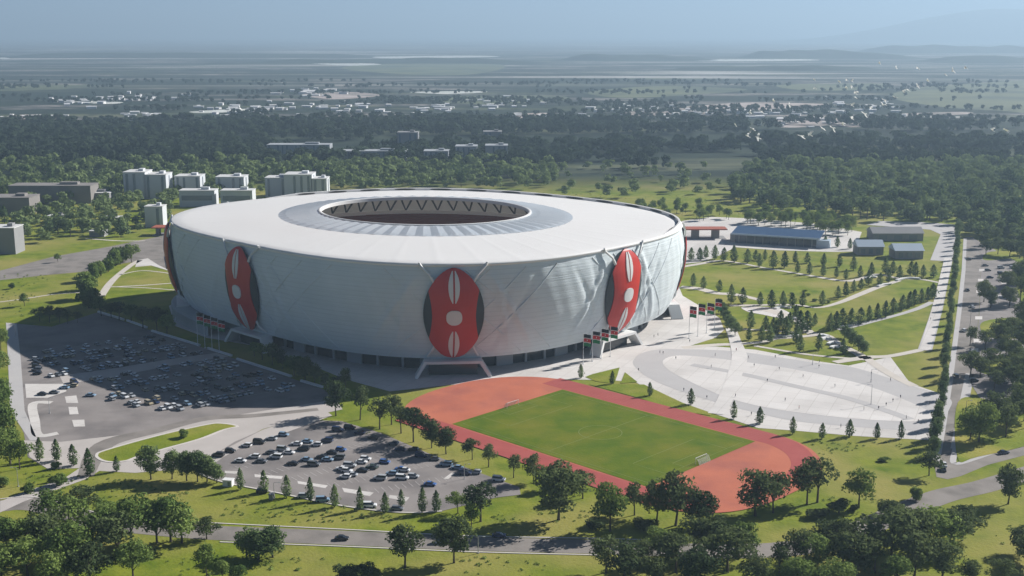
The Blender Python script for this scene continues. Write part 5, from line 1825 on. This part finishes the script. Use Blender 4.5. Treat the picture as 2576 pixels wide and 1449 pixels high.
CLOTH = {'dark': (.03, .032, .04), 'navy': (.02, .03, .07), 'white': (.65, .65, .63), 'red': (.4, .03, .03), 'grey': (.2, .2, .2), 'brown': (.12, .08, .05)}
CM = {k: mat("cloth_" + k, c, .9) for k, c in CLOTH.items()}
CM['skin'] = mat("skin", (.10, .055, .035), .6)
CM['hair'] = mat("hair", (.012, .010, .009), .7)
PM = []
for (sd_, ar_, top, leg_) in ((.30, .30, 'dark', 'navy'), (.22, .2, 'navy', 'dark'), (.34, .34, 'white', 'dark'), (.05, .05, 'red', 'dark'), (.26, .25, 'dark', 'grey'), (.04, .06, 'brown', 'navy')):
    me = person_mesh(sd_, ar_)
    me.name = "body"
    me.materials.clear()
    for m_ in (CM['skin'], CM[top], CM[leg_]): me.materials.append(m_)
    for p in me.polygons:
        c = p.center
        arm_low = abs(c.y) > .19 and c.z < .96
        p.material_index = 0 if (c.z > 1.49 or arm_low) else (1 if c.z > .92 or abs(c.y) > .2 else 2)
        if c.z < .07: p.material_index = 2
        p.use_smooth = True
    bm = bmesh.new()
    bmesh.ops.create_icosphere(bm, subdivisions=2, radius=.112, matrix=Matrix.Translation((-.012, 0, 1.685)) @ Matrix.Diagonal((1.0, .92, .82, 1)))
    hm_ = bpy.data.meshes.new("hair"); bm.to_mesh(hm_); bm.free(); hm_.materials.append(CM['hair'])
    PM.append((me, hm_, top, leg_))
PTS = [(1799, 897), (1852, 884), (1883, 903), (1897, 923), (1950, 902), (2060, 926), (2061, 914), (2191, 962), (2192, 944), (2173, 1033), (1890, 1046), (2210, 1031), (1660, 890), (1668, 892), (1645, 850), (1655, 846), (1606, 935), (1778, 1004), (2265, 1003), (2246, 1012), (2229, 1022), (2338, 1020), (2355, 1012), (2310, 1065), (2115, 1077), (2346, 748), (2341, 806), (1789, 926), (1960, 932), (2020, 950), (2280, 1055), (1735, 862), (1700, 905), (1930, 962), (2100, 975), (1850, 1000), (1720, 985), (2010, 1030), (2240, 960), (1975, 1010)]
prnd = random.Random(8)
LOOK = {'dark': 'black top', 'navy': 'navy top', 'white': 'white top', 'red': 'red top', 'brown': 'brown top', 'grey': 'grey top'}
pl = []
for i, (x, y) in enumerate(PTS): pl.append((x, y, prnd.choice([0, 0, 1, 1, 2, 3, 4, 4, 5])))
byt = {}
for i, q in enumerate(pl): byt.setdefault(PM[q[2]][2] + "/" + PM[q[2]][3], []).append(i)
plab = {}
for k, ids in byt.items():
    ids.sort(key=lambda i: pl[i][0])
    a_, b_ = k.split("/")
    for n, i in enumerate(ids): plab[i] = "person in %s and %s trousers, %s such from the left on the pale plaza" % (LOOK[a_], b_, nth(n))
for i, (x, y, k) in enumerate(pl):
    o = empty("person", at(x, y) + Vector((0, 0, .2)), prnd.uniform(0, 6.28))
    tag(o, plab[i], "person", "people walking on the plaza")
    link("body", PM[k][0], o); link("hair", PM[k][1], o)

# ================================================================ SMALL THINGS
def lamp(x, y, hpx, label, group=None, arm=True):
    h = hpx * mpp(x, y)
    o = tag(empty("lamp_post", at(x, y), R(90) * prnd.choice([0, 2])), label, "lamp post", group)
    mb = MB(); mb.tube([(0, 0, 0), (0, 0, h * .5), (0, 0, h)], [.16, .12, .08], 8); mb.box((0, 0, .12), (.6, .6, .24)); mb.build("pole", M['steel'], o)
    mb = MB(); mb.tube([(0, 0, h - .1), (.8, 0, h + .15), (1.6, 0, h + .15)], [.07, .06, .05], 6); mb.build("arm", M['steel'], o)
    mb = MB(); mb.box((1.9, 0, h + .12), (.9, .35, .16)); mb.build("lamp_head", M['steel'], o)
    return o


for x, y, h, lb in ((46, 1224, 50, "tall lamp post on the grass at the left edge"), (1203, 1392, 44, "lamp post beside the lone tree on the main road"), (2191, 1018, 52, "lamp post on the plaza oval, nearest the right end"), (2191, 962, 34, "lamp post on the plaza oval, at its upper right edge"), (2044, 918, 30, "thin post at the upper rim of the plaza oval"),
                    (1168, 1206, 40, "lamp post in the sunny car park among the shaded bays"), (690, 1252, 40, "lamp post between the small trees at the car park's front"), (125, 1040, 40, "lamp post in the left end of the big car park"), (40, 850, 36, "lamp post at the top left corner of the big car park"), (2428, 1060, 54, "lamp post beside the right street near its mouth"), (2440, 820, 48, "lamp post halfway along the right street")):
    lamp(x, y, h, lb)


def goal(s, t, label):
    p = fld(s, t)
    ang = math.atan2(uy.y, uy.x)
    o = tag(empty("football_goal", (p.x, p.y, .34), ang), label, "goal", "football goals of the practice pitch")
    sg = 1 if s > PL / 2 else -1
    back = ux * sg
    bl_ = Vector((back.dot(Vector((math.cos(ang), math.sin(ang), 0))), back.dot(Vector((-math.sin(ang), math.cos(ang), 0))), 0))
    for k in (-3.66, 3.66):
        mb = MB(); mb.tube([(k, 0, 0), (k, 0, 2.44)], .09, 8); mb.build("post", M['white'], o)
        mb = MB(); mb.tube([Vector((k, 0, 2.44)), Vector((k, 0, 2.0)) + bl_ * 1.0, Vector((k, 0, .05)) + bl_ * 2.0], .05, 6); mb.build("stay", M['white'], o)
    mb = MB(); mb.tube([(-3.75, 0, 2.44), (3.75, 0, 2.44)], .09, 8); mb.build("crossbar", M['white'], o)
    mb = MB()
    for i in range(25):
        x = -3.66 + 7.32 * i / 24
        mb.tube([Vector((x, 0, 2.4)), Vector((x, 0, 2.0)) + bl_ * 1.0, Vector((x, 0, .05)) + bl_ * 2.0], .025, 4)
    for i in range(9):
        q = bl_ * (1.0 + i / 8) + Vector((0, 0, 2.0 - 1.95 * i / 8))
        mb.tube([Vector((-3.66, 0, 0)) + q, Vector((3.66, 0, 0)) + q], .025, 4)
    mb.build("net", M['white'], o)


goal(1.5, PC, "football goal at the pitch end nearer the stadium")
goal(PL - 1.5, PC, "football goal at the pitch end farther from the stadium")


def kiosk(x, y, w, h, label, m, rm='white'):
    s = mpp(x, y)
    o = tag(empty("utility_box", at(x, y) + Vector((0, 0, .1)), R(-10)), label, "utility box")
    mb = MB(); mb.box((0, 0, h * s / 2), (w * s, 2.4, h * s)); mb.build("cabinet", M[m], o)
    mb = MB(); mb.box((0, 0, h * s + .1), (w * s + .4, 2.8, .2)); mb.build("lid", M[rm], o)
    mb = MB(); mb.box((w * s * .2, -1.22, h * s * .45), (w * s * .3, .1, h * s * .7)); mb.build("door", M['bwin'], o)


for q0, q1 in (((600, 1178), (880, 1092)), ((660, 1196), (960, 1104)), ((740, 1205), (1040, 1130)), ((830, 1222), (1120, 1160)), ((930, 1238), (1200, 1190))):
    a_, b_ = at(*q0), at(*q1)
    d_ = (b_ - a_); n_ = int(d_.length / 2.7); d_.normalize()
    t_ = Vector((-d_.y, d_.x, 0))
    v, f = [], []
    for i in range(n_):
        c_ = a_ + d_ * (i * 2.7)
        o = len(v)
        for sx, sy in ((-.07, -2.4), (.07, -2.4), (.07, 2.4), (-.07, 2.4)): v.append(c_ + d_ * sx + t_ * sy + Vector((0, 0, .17)))
        f.append((o, o + 1, o + 2, o + 3))
    o = link("parking_marking", mesh("parking_marking", v, f, [M['plaza']])); o['kind'] = 'structure'
kiosk(575, 1222, 24, 16, "white ticket kiosk at the left front corner of the sunny car park", 'white')
kiosk(684, 1256, 10, 14, "dark grey utility box between upright trees at the car park front", 'bgrey', 'bgrey')
for i, (x, y, rz) in enumerate(((812, 1268, .3), (930, 1282, .2), (765, 1258, 0.2), (1000, 1290, .1), (660, 1246, .2))):
    c = ('pale blue', 'white', 'silver', 'grey', 'black')[i]
    car('van' if i < 2 else 'hatch', at(x, y - 6) + Vector((0, 0, .12)), rz + R(-12), c, "%s vehicle parked behind the upright trees at the car park front" % c, "vehicles behind the upright trees")
for i, (x, y) in enumerate(((1893, 716), (1903, 724), (1955, 742), (1920, 738), (1864, 722))):
    tree_px('bush', x + 130, y + 20, 8, "%s tiny shrub from the left on the dry part of the park lawn" % nth((4, 0, 3, 1, 2)[i]) if False else "tiny shrub on the dry part of the park lawn", "tiny shrubs on the dry lawn", 1.6)

# ================================================================ BIRDS
def bird_mesh(flap, bank):
    """a white bird on the wing: spindle body, two jointed wings, fanned tail, as one mesh"""
    v, f = [], []
    n = 8
    body = [(-.28, .01), (-.22, .05), (-.08, .085), (.10, .08), (.20, .05), (.25, .048), (.29, .035), (.36, .006)]
    for x, r in body:
        for k in range(n):
            t = 2 * math.pi * k / n
            v.append((x, r * math.cos(t), r * math.sin(t) * .9 + (.02 if x > .18 else 0)))
    for i in range(len(body) - 1):
        for k in range(n): f.append((i * n + k, i * n + (k + 1) % n, (i + 1) * n + (k + 1) % n, (i + 1) * n + k))
    f.append(tuple(range(n))); f.append(tuple((len(body) - 1) * n + k for k in reversed(range(n))))
    for sg in (-1, 1):
        a1, a2 = flap + sg * bank, flap * .2 - .1 + sg * bank
        st_ = [(0, .05, .16, -.10), (.14, .20, .17, -.12), (.30, .36, .16, -.10), (.48, .52, .10, -.10), (.66, .66, .00, -.09)]
        o = len(v)
        y = z = 0.0
        last = 0.0
        for u, _, le, te in st_:
            d = u - last
            ang = a1 if u <= .32 else a2
            y += d * math.cos(ang); z += d * math.sin(ang); last = u
            for dz in (.012, -.012):
                v.append((le, sg * (.04 + y), .02 + z + dz * (1 - u))); v.append((te - .1 * u, sg * (.04 + y), .02 + z + dz * (1 - u) * .3))
        for i in range(len(st_) - 1):
            a, b = o + 4 * i, o + 4 * i + 4
            f += [(a, a + 1, b + 1, b), (a + 2, b + 2, b + 3, a + 3), (a, b, b + 2, a + 2), (a + 1, a + 3, b + 3, b + 1)]
    o = len(v)
    v += [(-.26, -.03, .01), (-.26, .03, .01), (-.46, .10, 0), (-.48, 0, .01), (-.46, -.10, 0), (-.26, -.03, -.01), (-.26, .03, -.01), (-.46, .10, -.01), (-.48, 0, -.005), (-.46, -.10, -.01)]
    f += [(o, o + 1, o + 2, o + 3, o + 4), (o + 9, o + 8, o + 7, o + 6, o + 5), (o + 1, o + 6, o + 7, o + 2), (o + 4, o + 9, o + 5, o), (o + 2, o + 7, o + 8, o + 3), (o + 3, o + 8, o + 9, o + 4)]
    return mesh("bird", v, f, [M['feather']], smooth=False)


M['feather'] = mat("white_feathers", (.85, .85, .84), .8)
translucent(M['feather'], .35, (1, 1, 1, 1))
BM = [bird_mesh(a, b) for a, b in ((.75, .1), (.35, -.15), (-.3, .2), (.9, -.3), (.1, .35), (-.55, 0))]
brn = random.Random(21)
for i, (x, y) in enumerate(bright):
    dist = 190 + (1 - min(1, (y - 150) / 200)) * 130 + brn.uniform(-20, 20)
    c = at(x, max(y, 120))
    d = (c - Vector((0, 0, CAM_H))).normalized()
    p = Vector((0, 0, CAM_H)) + d * dist
    o = link("bird", BM[i % 6], None, p)
    up = Vector((.50 + brn.uniform(-.25, .2), -.42 + brn.uniform(-.2, .2), .75)).normalized()
    fw = Vector((-math.cos(a_ := brn.uniform(-.8, .8)), -math.sin(a_), 0))
    fw = (fw - up * fw.dot(up)).normalized()
    sdw = up.cross(fw)
    o.rotation_euler = Matrix((fw, sdw, up)).transposed().to_euler()
    k = brn.uniform(.95, 1.35)
    o.scale = (k, k, k)
    tag(o, "white bird on the wing in the loose flock at the upper right", "bird", "flock of white birds")
# ================================================================ HAZE
hz = MB()
hz.box((0, 23600, 330), (49000, 51400, 662))
haze = hz.build("haze", [])
haze['kind'] = 'stuff'
hm = bpy.data.materials.new("haze_air")
hm.use_nodes = True
hn = hm.node_tree
hn.nodes.clear()
pv = hn.nodes.new("ShaderNodeVolumePrincipled")
pv.inputs["Color"].default_value = (.49, .68, .86, 1)
pv.inputs["Density"].default_value = 0.000125
pv.inputs["Density Attribute"].default_value = ""
pv.inputs["Temperature Attribute"].default_value = ""
pv.inputs["Color Attribute"].default_value = ""
pv.inputs["Anisotropy"].default_value = 0.25
ho = hn.nodes.new("ShaderNodeOutputMaterial")
hn.links.new(pv.outputs[0], ho.inputs["Volume"])
haze.data.materials.append(hm)
try: hm.cycles.homogeneous_volume = True
except Exception: pass
